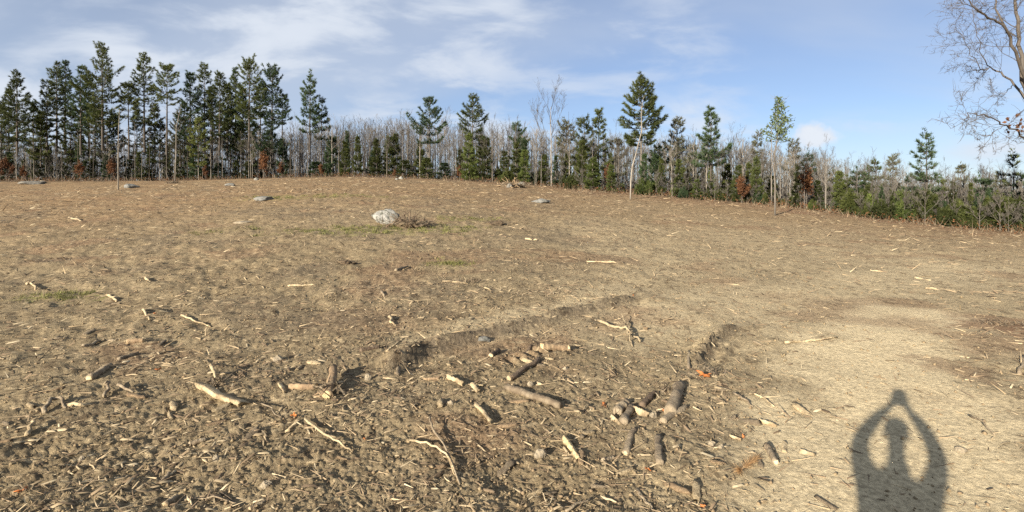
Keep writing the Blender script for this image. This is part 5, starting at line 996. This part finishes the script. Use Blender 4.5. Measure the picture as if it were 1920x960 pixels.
# ------------------------------------------------------------------ the person behind the camera, whose shadow falls on the sand
def skin_obj(name, verts, edges, radii, m, parent, root=0, sub=2):
    me = bpy.data.meshes.new(name); me.from_pydata([tuple(v) for v in verts], edges, []); o = new_obj(name, me, parent); sk = o.modifiers.new('skin', 'SKIN')
    for i, r in enumerate(radii): d = me.skin_vertices[0].data[i]; d.radius = r if isinstance(r, tuple) else (r, r); d.use_root = (i == root)
    ss = o.modifiers.new('sub', 'SUBSURF'); ss.levels = ss.render_levels = sub; me.materials.append(m)
    sk.use_smooth_shade = True; return o
def person():
    mk = lambda n, c: (lambda q: (q[2].inputs['Base Color'].__setattr__('default_value', (*c, 1)), q[0])[1])(mat(n))
    skin, cloth, jeans, hair, shoe, glass = mk('skin', (.55, .36, .27)), mk('jacket_cloth', (.07, .08, .10)), mk('jeans', (.06, .08, .14)), mk('hair', (.06, .04, .025)), mk('shoe_leather', (.07, .05, .04)), mk('phone_glass', (.02, .02, .022))
    fz = h1(-.2, -.29); root = new_obj('person', None, None, (0, 0, fz)); root.rotation_euler[2] = -SUN_AZ      # local +Y faces the light's way
    dz = -fz
    V = []; E = []; Rr = []
    def v(p, r, to=None):
        V.append((p[0], p[1], p[2] + dz)); Rr.append(r); 
        if to is not None: E.append((to, len(V) - 1))
        return len(V) - 1
    pel = v((-.01, -.36, .95), (.15, .11)); wa = v((-.01, -.36, 1.12), (.135, .10), pel); ch = v((-.01, -.36, 1.33), (.155, .105), wa); nk0 = v((-.01, -.36, 1.44), (.07, .065), ch); nk = v((-.015, -.35, 1.54), .055, nk0)
    jaw = v((-.018, -.34, 1.605), (.060, .075), nk); hd = v((-.02, -.35, 1.67), (.072, .088), jaw); crn = v((-.02, -.355, 1.735), (.055, .07), hd)
    for s in (-1, 1):
        sh = v((s * .17 - .005, -.36, 1.40), .058, ch); el = v((s * .248 - .01, -.17, 1.535), .040, sh); wr = v((s * .075, -.085, 1.785), .028, el); pm = v((s * .048, -.052, 1.835), (.022, .030), wr)
        for q in range(4):
            b0 = v((s * .049, -.050, 1.868 + q * .019), .0095, pm); b1 = v((s * .052, -.040, 1.872 + q * .020), .009, b0); v((s * (.042 + .004 * (q % 2)), -.034, 1.874 + q * .020), .0085, b1)
        t0 = v((s * .036, -.066, 1.835), .011, pm); v((s * .022, -.064, 1.850), .010, t0)
        hp = v((s * .09 - .01, -.36, .90), .085, pel); kn = v((s * .11 - .01, -.345, .50), .060, hp); an = v((s * .12 - .01, -.37, .09), .042, kn); v((s * .13 - .01, -.25, .035), .035, an)
    skin_obj('body', V, E, Rr, skin, root)
    # face, hair and clothes
    g = Geo(); c = np.array([-.02, -.35, 1.67 + dz]); g.tube([c + [0, .085, .012], c + [0, .112, -.022], c + [0, .088, -.034]], [.008, .014, .008], 6); new_obj('nose', g.mesh('nose', skin, True), root)
    for s in (-1, 1):
        g = Geo(); g.tube([c + [s * .03, .078, .008], c + [s * .03, .090, .008]], [.012, .006], 8); new_obj('eye', g.mesh('eye', shoe, True), root)
        g = Geo(); g.tube([c + [s * .072, .0, -.03], c + [s * .084, -.008, .0], c + [s * .076, -.004, .03]], [.007, .013, .008], 6); new_obj('ear', g.mesh('ear', skin, True), root)
    g = Geo(); g.tube([c + [-.025, .086, -.058], c + [0, .094, -.060], c + [.025, .086, -.058]], [.004, .007, .004], 6); new_obj('mouth', g.mesh('mouth', skin, True), root)
    hm = rock_mesh('hair', hair, .088, .105, .075, 3, cuts=0, sub=3, rough=.03); new_obj('hair', hm, root, (-.02, -.368, 1.722 + dz))
    J = []; JE = []; JR = []
    def j(p, r, to=None):
        J.append((p[0], p[1], p[2] + dz)); JR.append(r)
        if to is not None: JE.append((to, len(J) - 1))
        return len(J) - 1
    a = j((-.01, -.36, .90), (.185, .14)); b = j((-.01, -.36, 1.1), (.178, .135), a); c_ = j((-.01, -.36, 1.30), (.175, .13), b); d = j((-.01, -.36, 1.41), (.11, .09), c_); j((-.012, -.355, 1.475), (.07, .07), d)
    for s in (-1, 1): sh = j((s * .17 - .005, -.36, 1.395), .075, c_); ab = j((s * .225 - .01, -.26, 1.455), .072, sh); el = j((s * .246 - .01, -.17, 1.535), .062, ab); fa = j((s * .172, -.125, 1.675), .050, el); j((s * .10, -.09, 1.765), .036, fa)
    skin_obj('jacket', J, JE, JR, cloth, root)
    T_ = [(-.01, -.36, .98 + dz)]; TE = []; TR = [(.165, .125)]
    for s in (-1, 1):
        for p, r in (((s * .095 - .01, -.36, .86), .10), ((s * .11 - .01, -.348, .5), .082), ((s * .12 - .01, -.365, .10), .068)):
            T_.append((p[0], p[1], p[2] + dz)); TR.append(r); TE.append((0 if p[2] == .86 else len(T_) - 2, len(T_) - 1))
    skin_obj('trousers', T_, TE, TR, jeans, root)
    for s in (-1, 1):
        sm = rock_mesh('shoe', shoe, .052, .145, .048, 5, cuts=0, sub=3, rough=.02); new_obj('shoe', sm, root, (s * .128 - .01, -.305, .045 + dz))
    tag(root, 'person behind the viewpoint, arms raised with a phone, casting the shadow on the sand', 'person')
    # the phone in the raised hands
    bm = bmesh.new(); bmesh.ops.create_cube(bm, size=1); bmesh.ops.scale(bm, vec=(.088, .012, .160), verts=bm.verts); bmesh.ops.bevel(bm, geom=[e for e in bm.edges if abs(e.verts[0].co.y - e.verts[1].co.y) > .001], offset=.011, segments=4, affect='EDGES')
    me = bpy.data.meshes.new('phone'); bm.to_mesh(me); bm.free(); me.materials.append(glass); ph = new_obj('phone', me, None, Matrix.Rotation(-SUN_AZ, 4, 'Z') @ Vector((0, -.045, EYE - .022))); ph.rotation_euler[2] = -SUN_AZ
    g = Geo()
    for dx, dz_ in ((-.02, .055), (-.02, .035), (.0, .045)): g.tube([[dx, .004, dz_], [dx, .0065, dz_]], [.007, .006], 12)
    new_obj('lens', g.mesh('lens', glass, True), ph); tag(ph, 'phone held upright overhead in both hands, top of the shadow on the sand', 'phone')
person()

# ------------------------------------------------------------------ look-alikes that ended up with one label: say which one
def tell_apart():
    by = {}
    for o in COL.objects:
        if o.parent is None and 'group' in o and 'label' in o: by.setdefault(o['label'], []).append(o)
    for lab, os_ in by.items():
        if len(os_) < 2: continue
        os_.sort(key=lambda o: o.location.x / max(o.location.y, .1)); n = len(os_); nw = len(lab.split())
        names = ['the left one', 'the right one'] if n == 2 else ['the leftmost', 'the middle one', 'the rightmost'] if n == 3 else ['the leftmost', 'second from left', 'third from left', 'fourth from left', 'fifth from left'][:n - 1] + ['the rightmost']
        if nw + 3 <= 16 and len(names) == n:
            for o, t in zip(os_, names): o['label'] = lab + ', ' + t
tell_apart()
